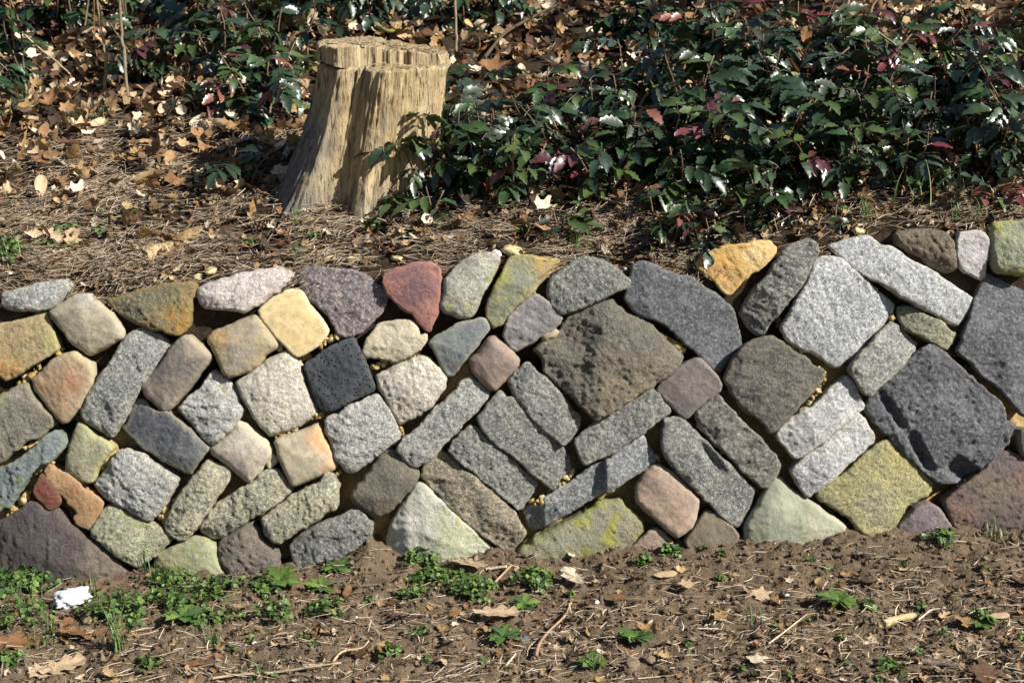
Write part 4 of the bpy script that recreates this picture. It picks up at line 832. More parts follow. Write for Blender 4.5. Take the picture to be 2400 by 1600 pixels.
upright([(1074,158),(1070,120),(1068,60),(1066,-60)], .0058, .0042, (.30,.23,.14), 'bare upright stem just right of the stump top', 0, 70)
upright([(2025,70),(2035,40),(2052,0),(2075,-60)], .0055, .004, (.40,.29,.15), 'tan stem rising from the dead branch on the right', 0, 56)
upright([(190,190),(150,160),(70,95),(20,40),(-20,-10)], .0030, .0018, (.46,.35,.20), 'thin pale twig leaning left at the upper left', -.01)
upright([(235,178),(226,130),(220,60),(222,-50)], .0022, .0015, (.28,.15,.09), 'thin reddish twig beside the left bare stem')
upright([(20,250),(12,220),(0,170)], .0022, .0016, (.40,.30,.18), 'short thin twig at the left edge of the bank')
upright([(1570,265),(1572,215),(1578,155)], .0022, .0016, (.50,.42,.28), 'thin straw stalk standing in the thicket')
upright([(1462,490),(1470,440),(1478,430)], .0022, .0016, (.36,.30,.22), 'thin grey stalk standing above the wall in the litter')
def lying(pix, r0, r1, col, label, fn, up=.01, name='twig', cat='twig', sides=7, jit=.15, n=14):
    pts = np.array([fn(*q) for q in pix]) + np.array((0, 0, up)); t = np.linspace(0, 1, len(pts)); s = np.linspace(0, 1, n)
    pts = np.stack([np.interp(s, t, pts[:, k]) for k in range(3)], 1); sm = pts.copy(); sm[1:-1] = (pts[:-2] + pts[1:-1] * 2 + pts[2:]) / 4
    return stick(name, sm, r0, r1, col, label, cat, sides, jit)
db = thing('dead_branch', 'thick grey dead branch with a fork lying on the bank at the upper right', 'branch', on_bank(2030, 100))
def part_tube(name, par, pts, r0, r1, col, sides=9):
    v, f = tube(np.array(pts) - np.array(par.location), r0, r1, sides, .14); return obj(name, mesh(name, v, f, M_TWIG, np.tile(np.array(col), (len(v), 1)) * (1 + .3 * vnoise(v * 80, 3))[:, None]), par)
bp_ = [on_bank(x, y) + np.array((0, 0, z)) for x, y, z in ((2072,112,.010),(2050,98,.02),(2020,85,.03),(1995,74,.04),(1982,66,.05))]
part_tube('limb', db, np.array([np.interp(np.linspace(0, 4, 16), range(5), [p[k] for p in bp_]) for k in range(3)]).T, .016, .011, (.27,.22,.165))
part_tube('side_limb', db, [bp_[4], bp_[4] + np.array((-.05, .0, -.015)), bp_[4] + np.array((-.15, .02, -.035))], .010, .005, (.20,.16,.12))
q0 = bp_[4]; part_tube('side_limb', db, [q0, at_depth(1978,45,q0), at_depth(1980,25,q0), at_depth(1988,5,q0), at_depth(1992,-40,q0)], .0065, .004, (.42,.33,.21))
part_tube('side_limb', db, [at_depth(1980,25,q0), at_depth(1968,30,q0), at_depth(1955,42,q0)], .003, .002, (.25,.2,.14))
lying([(1135,170),(1180,110),(1250,70),(1310,40)], .006, .004, (.10,.075,.05), 'dark curved stick leaning through the litter right of the stump', on_bank, .045)
lying([(870,70),(890,86),(908,96),(925,93),(960,88)], .009, .007, (.33,.27,.08), 'lichen covered stick right behind the stump', on_bank, .03)
lying([(2050,180),(2085,205),(2100,220),(2120,240)], .0035, .0025, (.40,.33,.24), 'thin twig caught in the mahonia on the right', on_bank, .13)
lying([(2290,235),(2340,225),(2385,226)], .0022, .0016, (.52,.42,.27), 'thin pale twig in the mahonia at the right edge', on_bank, .12)
lying([(790,388),(825,410),(850,425)], .0032, .0018, (.50,.47,.43), 'pale grey twig at the foot of the stump', on_bank, .09)
lying([(1395,485),(1440,500),(1470,508)], .003, .002, (.45,.38,.30), 'grey twig in the litter above the grey top stone', on_bank, .03)
lying([(1340,532),(1350,515),(1358,500)], .0025, .002, (.55,.48,.36), 'short pale twig in the sunny litter near the wall', on_bank, .03)
lying([(2160,540),(2190,510),(2215,500)], .0022, .0016, (.50,.42,.30), 'thin dry stalk on the wall edge at the right', on_bank, .02)
lying([(140,225),(190,230),(220,250)], .003, .002, (.44,.31,.18), 'thin brown twig in the leaf litter at the left', on_bank, .03)
lying([(1255,1552),(1262,1520),(1285,1490),(1325,1455),(1338,1420)], .0042, .0022, (.36,.235,.15), 'curved brown twig on the bare soil in the foreground', on_ground, .012)
lying([(2068,1468),(2095,1458),(2125,1452),(2142,1448)], .010, .008, (.48,.37,.20), 'chunky tan piece of bark on the soil at the right', on_ground, .006, 'bark_piece', 'bark')
lying([(2158,1553),(2200,1562),(2258,1570)], .006, .005, (.17,.135,.11), 'dark thick stick on the soil near the bottom right', on_ground, .006)
lying([(500,1598),(580,1588),(650,1585),(740,1570),(800,1562)], .0030, .002, (.42,.32,.20), 'long thin twig along the bottom edge', on_ground, .01)
lying([(1140,1340),(1188,1334)], .0042, .0035, (.62,.50,.33), 'straight pale straw piece below the pale triangular stone', on_ground, .008)
lying([(1142,1393),(1168,1366),(1198,1335)], .0035, .0025, (.45,.31,.19), 'brown twig between two green clumps in front of the wall', on_ground, .012)
lying([(780,1560),(800,1535),(850,1528),(865,1510)], .003, .002, (.50,.36,.21), 'light brown twig on the soil left of the centre', on_ground, .01)
lying([(2150,1465),(2180,1440),(2215,1435)], .0025, .0018, (.56,.48,.36), 'pale bent twig right of the bark piece', on_ground, .012)
lying([(1800,1520),(1840,1490),(1890,1450)], .0022, .0016, (.55,.44,.30), 'long thin straw on the soil right of the centre', on_ground, .012)
lying([(1185,1580),(1210,1550),(1200,1548)], .002, .0015, (.60,.50,.36), 'short pale straw near the bottom edge', on_ground, .02)
# split wood on the bank
wf = thing('wood_fragment', 'split piece of pale wood lying on the pine needles above the wall', 'wood', on_bank(390, 600))
def plank(name, par, a, b_, w, h, col, seed):
    a, b_ = np.array(a), np.array(b_); n = 14; ax = b_ - a; L0 = np.linalg.norm(ax); ax /= L0; s = np.cross(ax, (0, 0, 1)); s /= np.linalg.norm(s); u = np.cross(s, ax); v = []; f = []
    prof = [(-1, -1), (-1, .6), (-.5, 1), (.5, .9), (1, .5), (1, -1)]; k = len(prof)
    for i in range(n):
        t = i / (n - 1); tap = (1 - .55 * t ** 2) * (1 if i else .9)
        for j, (x, y) in enumerate(prof): 
            q = a + ax * L0 * (t + (.05 * vnoise(np.array([[j * 3.1, seed, 0.5]]), 4)[0] if i in (0, n - 1) else 0)) + s * x * w * tap + u * y * h * tap; v.append(q)
    v = np.array(v); v += (fbm(v, 60, 3, seed) * .004)[:, None] * (s + u)
    for i in range(n - 1):
        for j in range(k): f.append((i * k + j, i * k + (j + 1) % k, (i + 1) * k + (j + 1) % k, (i + 1) * k + j))
    f = np.array(f); f = np.concatenate([f[:, [0, 1, 2]], f[:, [0, 2, 3]]] + [np.array([(b0, b0 + j, b0 + j + 1) for b0 in (0, (n - 1) * k) for j in range(1, k - 1)])])
    v = v - np.array(par.location); return obj(name, mesh(name, v, f, M_WOOD, np.tile(np.array(col), (len(v), 1)), False), par)
up = np.array((0, 0, .022))
plank('chunk', wf, on_bank(340, 615) + up, on_bank(408, 592) + up, .022, .016, (.66, .50, .28), 3)
plank('chunk', wf, on_bank(405, 592) + up, on_bank(472, 548) + up * .8, .020, .010, (.50, .33, .15), 5)
tag(plank('splinter', wf, on_bank(362, 572) + up * 1.6, on_bank(425, 597) + up * 1.9, .006, .005, (.28, .18, .09), 8), 'dark splinter lying across')
# yellowish rubble along the wall top and two flat pale stones on the bank
M_RUB = vcmat('rubble', .95, .1, 120, .3, .8, 150, .004)
def rubble(px, py, s, col, label, name='rubble_stone', flat=.6, fn=on_bank, group=None):
    v = ICO2 * np.array((1.25, .9, flat)) * s * (1 + .30 * fbm(ICO2 + px, 1.2, 3, int(py)))[:, None] if False else ICO2[0] * np.array((1.25, .9, flat)) * s * (1 + .30 * fbm(ICO2[0] + px, 1.2, 3, int(py)))[:, None]
    o = obj(name, mesh(name, v, ICO2[1], M_RUB, np.tile(np.array(col), (len(v), 1)))); o.location = fn(px, py) + np.array((0, 0, s * flat * .3)); o.rotation_euler = (.2, 0, random.uniform(0, 6)); return tag(o, label, 'stone', group)
for (px, py, s, lab) in [(465,652,.014,'left one of two pale mortar lumps beside the pinkish top stone'),(495,638,.016,'right one of two pale mortar lumps beside the pinkish top stone'),(378,664,.013,'yellowish rubble lump above the ochre top stone'),
    (775,610,.016,'yellowish rubble lump above the purple grey stone'),(830,605,.014,'pale yellow rubble lump above the gap beside the red stone'),(930,608,.013,'small yellow rubble lump above the red stone'),(745,612,.012,'small pale rubble lump above the purple grey stone'),
    (1165,597,.014,'white rubble lump beside the greenish top stone'),(1200,592,.022,'tan rubble lump above the greenish top stone'),(2010,543,.018,'pale yellow rubble lump above the long pale granite slab')]:
    rubble(px, py, s, (.56, .47, .25) if 'white' not in lab else (.7, .68, .6), lab, group='rubble lumps along the wall top')
rubble(140, 372, .026, (.34, .36, .37), 'flat grey stone lying in the litter at the left', flat=.35); rubble(155, 350, .022, (.45, .41, .32), 'flat tan stone behind the grey one in the litter', flat=.35)
rubble(2088, 265, .022, (.36, .34, .22), 'mossy grey stone under the mahonia on the right', flat=.7); rubble(300, 308, .020, (.46, .47, .46), 'pale grey stone in the litter left of the stump shade', flat=.4)
rubble(1230, 1501, .012, (.12, .125, .13), 'small dark pebble on the soil in the foreground', 'pebble', .6, on_ground)
rubble(1480, 1560, .020, (.19, .145, .10), 'crumbly grey clod on the soil near the bottom', 'soil_clod', .5, on_ground); rubble(1520, 1545, .013, (.20, .15, .105), 'smaller crumbly clod beside the grey one', 'soil_clod', .5, on_ground)
for (px, py, s, lab) in [(1398,1412,.006,'white pebble on the soil right of the dried white leaf'),(835,1447,.004,'white pebble on the soil left of the centre'),(596,1507,.005,'white pebble on the soil near the bottom left'),(1288,1509,.004,'white pebble right of the curved twig'),(1845,1396,.006,'white pebble right of the pale crumpled leaf'),(2124,1370,.005,'white pebble on the soil at the right')]:
    rubble(px, py, s, (.66, .64, .58), lab, 'pebble', .7, on_ground, 'white pebbles on the soil')
# pine cones
def cone(P, lab, rz):
    t = thing('pine_cone', lab, 'pine cone', P + np.array((0, 0, .014)), rz, 'pine cones near the stump'); mb = MB(); c0 = np.array((.075, .05, .033))
    v, f = ICO1; obj('core', mesh('core', v * np.array((.024, .010, .010)), f, M_TWIG, np.tile(c0 * .6, (len(v), 1))), t)
    for k in range(46):
        u = (k + .5) / 46; x = -.024 + .048 * u; rr = .016 * math.sin(math.pi * (.12 + .82 * u)) ** .8; a = k * 2.4
        M = np.array([[1, 0, 0], [0, math.cos(a), -math.sin(a)], [0, math.sin(a), math.cos(a)]])
        s = np.array([(0, -.002, 0), (0, .002, 0), (.004, .005, rr), (.004, -.005, rr), (.008, 0, rr * 1.1), (.002, 0, rr * 1.12)])
        mb.add(s @ M.T + np.array((x, 0, 0)), np.array([(0, 1, 2), (0, 2, 3), (2, 4, 3), (2, 3, 5), (2, 5, 4), (3, 4, 5)]), np.array([c0, c0, c0 * 1.7, c0 * 1.7, c0 * 2.4, c0 * 1.5]))
    tag(obj('scales', mb.mesh('scales', M_TWIG, False), t), kind='stuff')
cone(on_bank(603, 545), 'dark pine cone beside the root of the stump', .4); cone(on_bank(619, 586), 'dark open pine cone on the needles left of the grass tuft', 1.8); cone(on_bank(768, 584), 'dark pine cone on the needles above the purple grey stone', .9)

# ------------------------------------------------------------------ litter
def bank_pts(n, x0, x1, d0, d1, pw=1.0):
    x = rng.uniform(x0, x1, n); d = d0 + (d1 - d0) * rng.uniform(0, 1, n) ** pw; y = ytop(x) + d; return x, y, d
SMALL = [dead_leaf(500 + k, kd) for k, kd in enumerate(['maple', 'oak', 'maple', 'plain', 'maple', 'oak', 'plain', 'maple'])]
mb = MB()
pal = np.array([DCOL[n] for n in DNAME]); pal2 = np.concatenate([pal, [(.30, .17, .08), (.22, .13, .07), (.36, .25, .14), (.48, .33, .17), (.09, .055, .035)]])
NL = 5600
x, y, d = bank_pts(NL * 2, -2.1, 2.1, .06, 2.25, .75)
keep = rng.uniform(0, 1, len(x)) < np.clip(.30 + d * 1.5, 0, 1) * np.where(x > .0, 1.0, np.clip(.35 + d * .9, 0, 1)); x, y, d = x[keep][:NL], y[keep][:NL], d[keep][:NL]
z = bank_z(x, y) + rng.uniform(.002, .040, len(x)); kk = rng.integers(0, len(SMALL), len(x))
for k, (v, f, c) in enumerate(SMALL):
    s = kk == k; n = s.sum(); M = rotM(rng.uniform(0, 6.28, n), rng.normal(0, .6, n), rng.normal(.3, .6, n)) * rng.uniform(.38, .85, n)[:, None, None]
    C = pal2[rng.choice(len(pal2), n, p=[.13, .10, .07, .08, .17, .10, .12, .08, .06, .09])] * rng.uniform(.75, 1.2, n)[:, None]
    mb.add(*scatter(v, f, M, np.stack([x[s], y[s], z[s]], 1), c, C))
tag(obj('leaf_litter', mb.mesh('leaf_litter', M_DEAD)), 'deep litter of dry brown leaves covering the bank', 'leaf litter', kind='stuff')
def ribbons(P, yaw, L_, w, bend, pitch, C, M_, name):
    n = len(P); dx, dy = np.cos(yaw), np.sin(yaw); px, py = -dy, dx; k = 4; vs = []
    for i in range(k):
        t = i / (k - 1) - .5; off = bend * (t * t - .25) * L_; z = np.sin(pitch) * t * L_ + .12 * L_ * (.25 - t * t) * np.abs(bend)
        for s in (-1, 1):
            ww = w * (.5 if i in (0, k - 1) else 1) * s * .5
            vs.append(np.stack([P[:, 0] + dx * t * L_ + px * (off + ww), P[:, 1] + dy * t * L_ + py * (off + ww), P[:, 2] + z + (.3 * w if s > 0 else 0)], 1))
    V = np.stack(vs, 1).reshape(-1, 3); base = np.arange(n)[:, None, None] * (2 * k); f = []
    for i in range(k - 1): f += [(2 * i, 2 * i + 2, 2 * i + 3), (2 * i, 2 * i + 3, 2 * i + 1)]
    F = (np.array(f)[None] + base).reshape(-1, 3); return mesh(name, V, F, M_, np.repeat(C, 2 * k, 0))
NPAL = np.array([(.36, .27, .18), (.46, .36, .25), (.28, .20, .13), (.20, .14, .095), (.56, .46, .34), (.11, .08, .06)])
x, y, d = bank_pts(52000, -1.9, 1.9, .02, .95, 1.5); keep = rng.uniform(0, 1, len(x)) < np.where(x < -.2, 1, np.clip(1.1 - d * 2.2, .12, 1)) * np.clip(.62 + 1.5 * fbm(p2(x, y), 6.5, 3, 88), .12, 1); x, y, d = x[keep], y[keep], d[keep]; n = len(x)
P = np.stack([x, y, bank_z(x, y) + rng.uniform(.002, .026, n)], 1); yaw = .55 + .9 * fbm(p2(x, y), 4, 2, 71) + rng.normal(0, .75, n)
me = ribbons(P, yaw, rng.uniform(.03, .085, n), rng.uniform(.0012, .0021, n), rng.normal(0, .22, n), rng.normal(.02, .2, n), NPAL[rng.choice(6, n, p=[.26, .2, .2, .14, .12, .08])] * rng.uniform(.7, 1.15, n)[:, None], M_NEED, 'pine_needles')
tag(obj('pine_needles', me), 'mat of dry pine needles on the bank behind the wall', 'pine needles', kind='stuff')
n = 6500; x = rng.uniform(-1.45, 1.45, n); y = -rng.uniform(.0, 1.0, n) ** .8; keep = rng.uniform(0, 1, n) < .25 + .75 * np.clip(-y * 2.2, 0, 1); x, y = x[keep], y[keep]; n = len(x)
P = np.stack([x, y, ground_z(x, y) + rng.uniform(.001, .010, n)], 1)
me = ribbons(P, .25 + rng.normal(0, .9, n), rng.uniform(.012, .075, n) * rng.uniform(.4, 1, n), rng.uniform(.0011, .0022, n), rng.normal(0, .3, n), rng.normal(0, .16, n), NPAL[rng.choice(6, n, p=[.2, .24, .16, .1, .24, .06])] * rng.uniform(.75, 1.25, n)[:, None], M_NEED, 'straw')
tag(obj('dry_straw', me), 'dry needles and straw strewn over the bare soil', 'straw', kind='stuff')
mb = MB(); n = 1500; x = rng.uniform(-1.45, 1.45, n); y = -rng.uniform(.04, 1.0, n) ** .6; z = ground_z(x, y) + .004; kk = rng.integers(0, 8, n)
for k, (v, f, c) in enumerate(SMALL):
    s = kk == k; q = s.sum(); mb.add(*scatter(v, f, rotM(rng.uniform(0, 6.28, q), rng.normal(0, .35, q), rng.normal(0, .35, q)) * rng.uniform(.12, .42, q)[:, None, None], np.stack([x[s], y[s], z[s]], 1), c, pal2[rng.integers(0, 10, q)] * rng.uniform(.6, 1.0, q)[:, None]))
tag(obj('leaf_crumbs', mb.mesh('leaf_crumbs', M_DEAD)), 'broken bits of dry leaves on the bare soil', 'leaf litter', kind='stuff')
mb = MB(); n = 30000; x = rng.uniform(-1.45, 1.45, n); y = .02 - rng.uniform(0, 1.02, n) ** .9; r = .0014 + .0062 * rng.uniform(0, 1, n) ** 5; z = ground_z(x, y) + r * .3
for k in range(6):
    v, f = ICO0; v = v * (1 + .4 * vnoise(v * 2 + k * 7, k))[:, None] * np.array((1.2, 1, .75)); s = np.arange(n) % 6 == k; q = s.sum()
    C = np.array([(.15, .108, .068), (.19, .142, .092), (.10, .072, .046), (.23, .175, .12), (.055, .04, .028)])[rng.choice(5, q, p=[.36, .24, .2, .08, .12])] * rng.uniform(.8, 1.15, q)[:, None]
    mb.add(*scatter(v, f, rotM(rng.uniform(0, 6.28, q), rng.uniform(0, 6.28, q), rng.uniform(0, 6.28, q)) * r[s][:, None, None], np.stack([x[s], y[s], z[s]], 1), np.ones(len(v)), C))
M_CRUMB = vcmat('soil_crumb', .95, .1, 200, .3, .5, 260, .002)
tag(obj('soil_crumbs', mb.mesh('soil_crumbs', M_CRUMB, False)), 'loose crumbs of brown soil in front of the wall', 'soil', kind='stuff')
mb = MB(); n = 5200; x, y, d = bank_pts(n, -1.8, 1.8, .03, .95, 1.2); z = bank_z(x, y) + rng.uniform(.004, .028, n); kk = rng.integers(0, 8, n)
for k, (v, f, c) in enumerate(SMALL):
    s = kk == k; q = s.sum(); mb.add(*scatter(v, f, rotM(rng.uniform(0, 6.28, q), rng.normal(0, .6, q), rng.normal(.2, .6, q)) * rng.uniform(.12, .42, q)[:, None, None], np.stack([x[s], y[s], z[s]], 1), c, pal2[rng.integers(0, 10, q)] * rng.uniform(.5, 1.0, q)[:, None]))
tag(obj('leaf_crumbs', mb.mesh('leaf_crumbs', M_DEAD)), 'broken bits of dry leaves between the needles on the bank', 'leaf litter', kind='stuff')
# single leaves one can pick out on the bank
SEL = [(k, dn) for k in range(len(KINDS)) for dn in DNAME]
LM = [(240,222,'the left bare stem'),(298,224,'the right bare stem'),(60,255,'the dark grass tuft at the left'),(225,290,'the grass tuft below the bare stems'),(400,595,'the split wood fragment'),(183,478,'the cream maple leaf on the needles'),(150,545,'the weed patch on the needles'),
 (700,500,'the foot of the stump'),(760,90,'the back of the stump top'),(620,290,'the dark mahonia left of the stump'),(955,425,'the mahonia sprig before the stump'),(1074,158,'the bare stem right of the stump'),(1200,120,'the dark curved stick right of the stump'),(1270,520,'the large cream leaf above the wall'),(1440,350,'the mahonia with flower buds'),(1470,95,'the mahonia at the top middle'),
 (1660,575,'the shrub over the orange stone'),(1690,430,'the golden leaf above the orange stone'),(2030,90,'the dead branch'),(2200,460,'the grass patch on the right'),(2350,190,'the wine red mahonia'),(2385,370,'the shiny mahonia at the right edge'),(1790,210,'the mahonia left of the dead branch'),(20,612,'the weed clump above the wall end'),(450,110,'the mahonia right of the bare stems'),(1960,540,'the seedling on the wall edge'),(2330,520,'the yellow lichen stone'),(900,560,'the weed below the stump')]
LP = [(on_bank(px, py), t) for px, py, t in LM]
ORD = ['closest to', 'second closest to', 'third closest to', 'fourth closest to', 'fifth closest to', 'sixth closest to', 'seventh closest to', 'eighth closest to'] + [f'{k}th closest to' for k in range(9, 40)]
def landmark_labels(items, marks):
    """items: (key, P); a label by rank of distance to a landmark within its own key, never twice the same"""
    out = []; used = set()
    for key, P in items:
        best = None
        for Q, t in sorted(marks, key=lambda m: np.linalg.norm(m[0][:2] - np.array(P)[:2])):
            dq = np.linalg.norm(Q[:2] - np.array(P)[:2]); rk = sum(1 for k2, P2 in items if k2 == key and np.linalg.norm(Q[:2] - np.array(P2)[:2]) < dq - 1e-9)
            if rk < len(ORD) and (key, t, rk) not in used and (best is None or rk < best[0]): best = (rk, t)
            if best and best[0] == 0: break
        used.add((key, best[1], best[0])); out.append(f'{key} {ORD[best[0]]} {best[1]}')
    return out
x, y, d = bank_pts(170, -1.7, 1.7, .05, 1.9, .8); PICK = []
for xx, yy in zip(x, y):
    k = random.randrange(len(KINDS)); dn = random.choices(DNAME, (.36, .20, .16, .18, .10))[0]; zz = float(bank_z(xx, yy)[0]) + random.uniform(.018, .045)
    PICK.append((f'{dn} {WORD[KINDS[k]]}', (xx, yy, zz), k, dn))
for (key, P, k, dn), lab in zip(PICK, landmark_labels([(q[0], q[1]) for q in PICK], LP)):
    put_leaf(P, k, dn, random.uniform(0, 6.28), random.gauss(0, .45), random.gauss(.25, .45), lab, 'fallen leaves on the bank', random.uniform(.7, 1.0))
NAMED = [(183,478,3,'cream',.5,.85,'cream maple leaf in the middle of the needle covered bank at the left'),(142,458,0,'orange brown',2.2,.8,'orange brown maple leaf left of the cream one on the needles'),(190,440,9,'cream',1.2,.7,'cream leaf standing behind the cream maple leaf on the needles'),
 (1001,545,4,'cream',1.5,.75,'pale cream round leaf near the wall above the red stone'),(1270,520,3,'cream',.2,1.0,'large cream maple leaf in the sunny litter above the wall'),(60,280,6,'golden brown',.6,.9,'golden curled leaf beside the dark grass tuft'),(190,330,1,'pale tan',1.9,1.0,'large pale tan maple leaf right of the dark grass tufts'),
 (1690,430,0,'golden brown',.3,1.3,'big golden brown leaf hanging in the mahonia above the orange stone'),(1145,230,6,'orange brown',.2,1.5,'large orange brown leaf right of the stump'),(2180,130,2,'golden brown',.4,1.0,'golden leaf in the thicket at the upper right'),(1110,335,8,'golden brown',1.4,1.0,'golden oak leaf hanging in the mahonia right of the stump'),(1395,100,6,'cream',.6,1.0,'cream curled leaf in the sunny litter at the top'),(2305,480,3,'pale tan',.2,.8,'pale tan leaf at the wall edge beside the grass tufts')]
for (px, py, k, dn, yaw, sc, lab) in NAMED: put_leaf(on_bank(px, py) + np.array((0, 0, .035 if 'hanging' not in lab and 'stump' not in lab else .09)), k, dn, yaw, random.gauss(0, .15), .3, lab, None, sc)
FRONT = [(1163,1447,2,'pale tan',.05,1.05,'pale tan oak leaf lying flat on the soil in the foreground'),(1102,1332,2,'pale tan',2.7,.95,'pale oak leaf with an orange tip at the foot of the pale triangular stone'),(1345,1362,5,'cream',1.9,1.0,'dried white oak leaf on the soil below the mossy stone'),
 (1780,1405,6,'pale tan',.4,.9,'pale crumpled leaf on the soil right of the centre'),(1768,1557,1,'cream',.4,.8,'pale tan leaf near the bottom edge right of the centre'),(1606,1380,0,'pale tan',1.0,.7,'tan curled leaf on the soil below the pinkish cobble'),(1560,1357,7,'pale tan',.3,.8,'brown curled leaf left of the tan curled leaf'),
 (193,1492,5,'orange brown',.1,1.05,'dark orange oak leaf below the white tissue'),(152,1468,10,'orange brown',1.2,.9,'small brown leaf between the white tissue and the dark oak leaf'),(30,1518,8,'orange brown',.3,1.2,'big brown oak leaf at the left edge of the foreground'),(148,1572,2,'pale tan',.5,1.0,'pinkish tan oak leaf near the bottom left corner'),(95,1588,6,'pale tan',1.3,1.0,'curled tan leaf at the bottom left'),
 (448,1568,9,'orange brown',.3,.8,'orange brown leaf at the bottom left of the picture'),(2265,1468,0,'golden brown',.2,.85,'golden orange leaf on the soil at the right'),(1685,1456,3,'golden brown',1.2,.6,'torn tan leaf in the middle of the soil'),(2300,1592,6,'dark brown',.3,1.1,'dark brown leaf at the bottom right corner'),(1979,1358,11,'golden brown',.4,.45,'small orange leaf above the bright green rosette'),
 (815,1395,7,'orange brown',1.4,.6,'small orange brown leaf right of the green clumps'),(920,1420,4,'dark brown',1.2,.8,'brown leaf on the soil left of the pale oak leaf'),(222,1390,4,'orange brown',.8,.9,'orange brown leaf right of the white tissue'),(1336,1305,7,'cream',1.9,.6,'small pale leaf against the mossy bottom stone'),(1065,1445,10,'orange brown',1.5,.6,'small reddish leaf on the soil left of the pale oak leaf'),
 (1214,1343,4,'pale tan',1.4,.6,'small tan leaf beside the green clump in the middle'),(2340,1455,7,'pale tan',.2,.7,'small pale leaf at the right edge of the foreground'),(1450,1410,4,'orange brown',2.5,.7,'orange brown leaf on the soil right of the centre twig'),(845,1540,9,'dark brown',.6,1.0,'dark brown leaf near the bottom left of the centre')]
for (px, py, k, dn, yaw, sc, lab) in FRONT: put_leaf(on_ground(px, py) + np.array((0, 0, .012)), k + 20, dn, yaw, random.gauss(0, .1), random.gauss(.15, .1), lab, None, sc)
# crumpled tissue
v, f = ico(3); q = v * np.array((.042, .026, .020)); q = q * (1 + .30 * (np.abs(fbm(v, 1.3, 1, 12)) * 2 - .5) + .20 * (np.abs(fbm(v, 2.6, 2, 13)) * 2 - .5))[:, None]
m, b, N, L = nmat('tissue'); setv(b, Roughness=.9, Specular_IOR_Level=.2); b.inputs['Base Color'].default_value = (.52, .52, .53, 1)
o = obj('paper_tissue', mesh('paper_tissue', q, f, m)); o.location = on_ground(168, 1412) + np.array((0, 0, .012)); o.rotation_euler = (.1, -.1, .45); tag(o, 'crumpled white paper tissue lying among green weeds at the left', 'tissue')

# ------------------------------------------------------------------ weeds and grass
WG = [(.085,.150,.030),(.115,.190,.040),(.060,.115,.028),(.150,.225,.050),(.055,.095,.035)]
def clover(r, n, leaf=.0065, h=.03, pal=WG):
    mb = MB(); a = rng.uniform(0, 6.28, n); rr = r * np.sqrt(rng.uniform(0, 1, n)) * (1 + .35 * np.sin(a * 3 + rng.uniform(0, 6))); z = h * (1 - .7 * (rr / (r * 1.35)) ** 2) * rng.uniform(.35, 1.05, n)
    th = np.linspace(0, 6.2832, 7)[:-1]; v = np.concatenate([[(0, 0, -.15)], np.stack([np.cos(th), np.sin(th) * .9, 0 * th + .05], 1)]); f = np.array([(0, 1 + k, 1 + (k + 1) % 6) for k in range(6)])
    C = np.array(pal)[rng.integers(0, len(pal), n)] * rng.uniform(.75, 1.3, n)[:, None]
    mb.add(*scatter(v, f, rotM(a + rng.normal(0, .5, n), rng.normal(.35, .45, n), rng.normal(0, .4, n)) * (leaf * rng.uniform(.6, 1.25, n))[:, None, None], np.stack([rr * np.cos(a), rr * np.sin(a), z], 1), np.array([.85] + [1.05] * 6), C))
    for k in range(n // 3):
        p = np.array((rr[k] * math.cos(a[k]), rr[k] * math.sin(a[k]), z[k])); vv, ff = tube([p * np.array((.6, .6, 0)), p], .0008, .0006, 3, cap=False); mb.add(vv, ff, np.array((.07, .11, .035)))
    return mb
def rosette(mb, r, n, w=.010, pal=WG, up=.5, lob=.35, c0=(0, 0, 0)):
    for k in range(n):
        a = 6.28 * k / n + random.uniform(-.3, .3); L_ = r * random.uniform(.65, 1.1); e = random.uniform(.2, 1) * up; st = np.linspace(0, 1, 8); v = []; c = np.array(random.choice(pal)) * random.uniform(.8, 1.25)
        for i, t in enumerate(st):
            ww = w * (.25 + math.sin(math.pi * min(1, t * .95 + .02)) ** .8) * (1 + lob * (1 if i % 2 else -.6)) * (1 if i < 7 else .15); q = np.array((t * L_ * math.cos(e * (1 - t * .6)), 0, L_ * (math.sin(e) * t - .55 * e * t * t) + .004))
            v += [q + np.array((0, -ww, .25 * ww)), q, q + np.array((0, ww, .25 * ww))]
        v = np.array(v); M = rotM(np.array([a]), np.array([0.]), np.array([random.uniform(-.3, .3)]))[0]; f = []
        for i in range(7):
            for s in (0, 1): a0 = 3 * i + s; f += [(a0, a0 + 3, a0 + 4), (a0, a0 + 4, a0 + 1)]
        mb.add(v @ M.T + np.array(c0), np.array(f), np.tile(c, (24, 1)) * np.array([.95, 1.25, .95] * 8)[:, None])
    return mb
def blades(mb, n, L_, w=.0016, spread=.6, r=.012, pal=((.10,.19,.05),(.07,.14,.04),(.16,.24,.08))):
    for k in range(n):
        a = random.uniform(0, 6.28); l = L_ * random.uniform(.5, 1.1); s = random.uniform(.1, 1) * spread; b0 = np.array((random.gauss(0, r), random.gauss(0, r), 0)); c = np.array(random.choice(pal)) * random.uniform(.8, 1.2); v = []
        d = np.array((math.cos(a), math.sin(a), 0)); p = np.array((-d[1], d[0], 0))
        for i in range(6):
            t = i / 5; q = b0 + d * l * s * t * t * 1.1 + np.array((0, 0, l * (t - .45 * s * t * t))); ww = w * (1 - t * .85); v += [q - p * ww, q + p * ww + np.array((0, 0, ww * .5))]
        f = []
        for i in range(5): f += [(2 * i, 2 * i + 1, 2 * i + 3), (2 * i, 2 * i + 3, 2 * i + 2)]
        mb.add(np.array(v), np.array(f), c)
    return mb
def plant(name, mb, P, label, cat, group=None, rz=0):
    o = obj(name, mb.mesh(name, M_WEED)); o.location = P; o.rotation_euler = (0, 0, rz); return tag(o, label, cat, group)
S = .00108
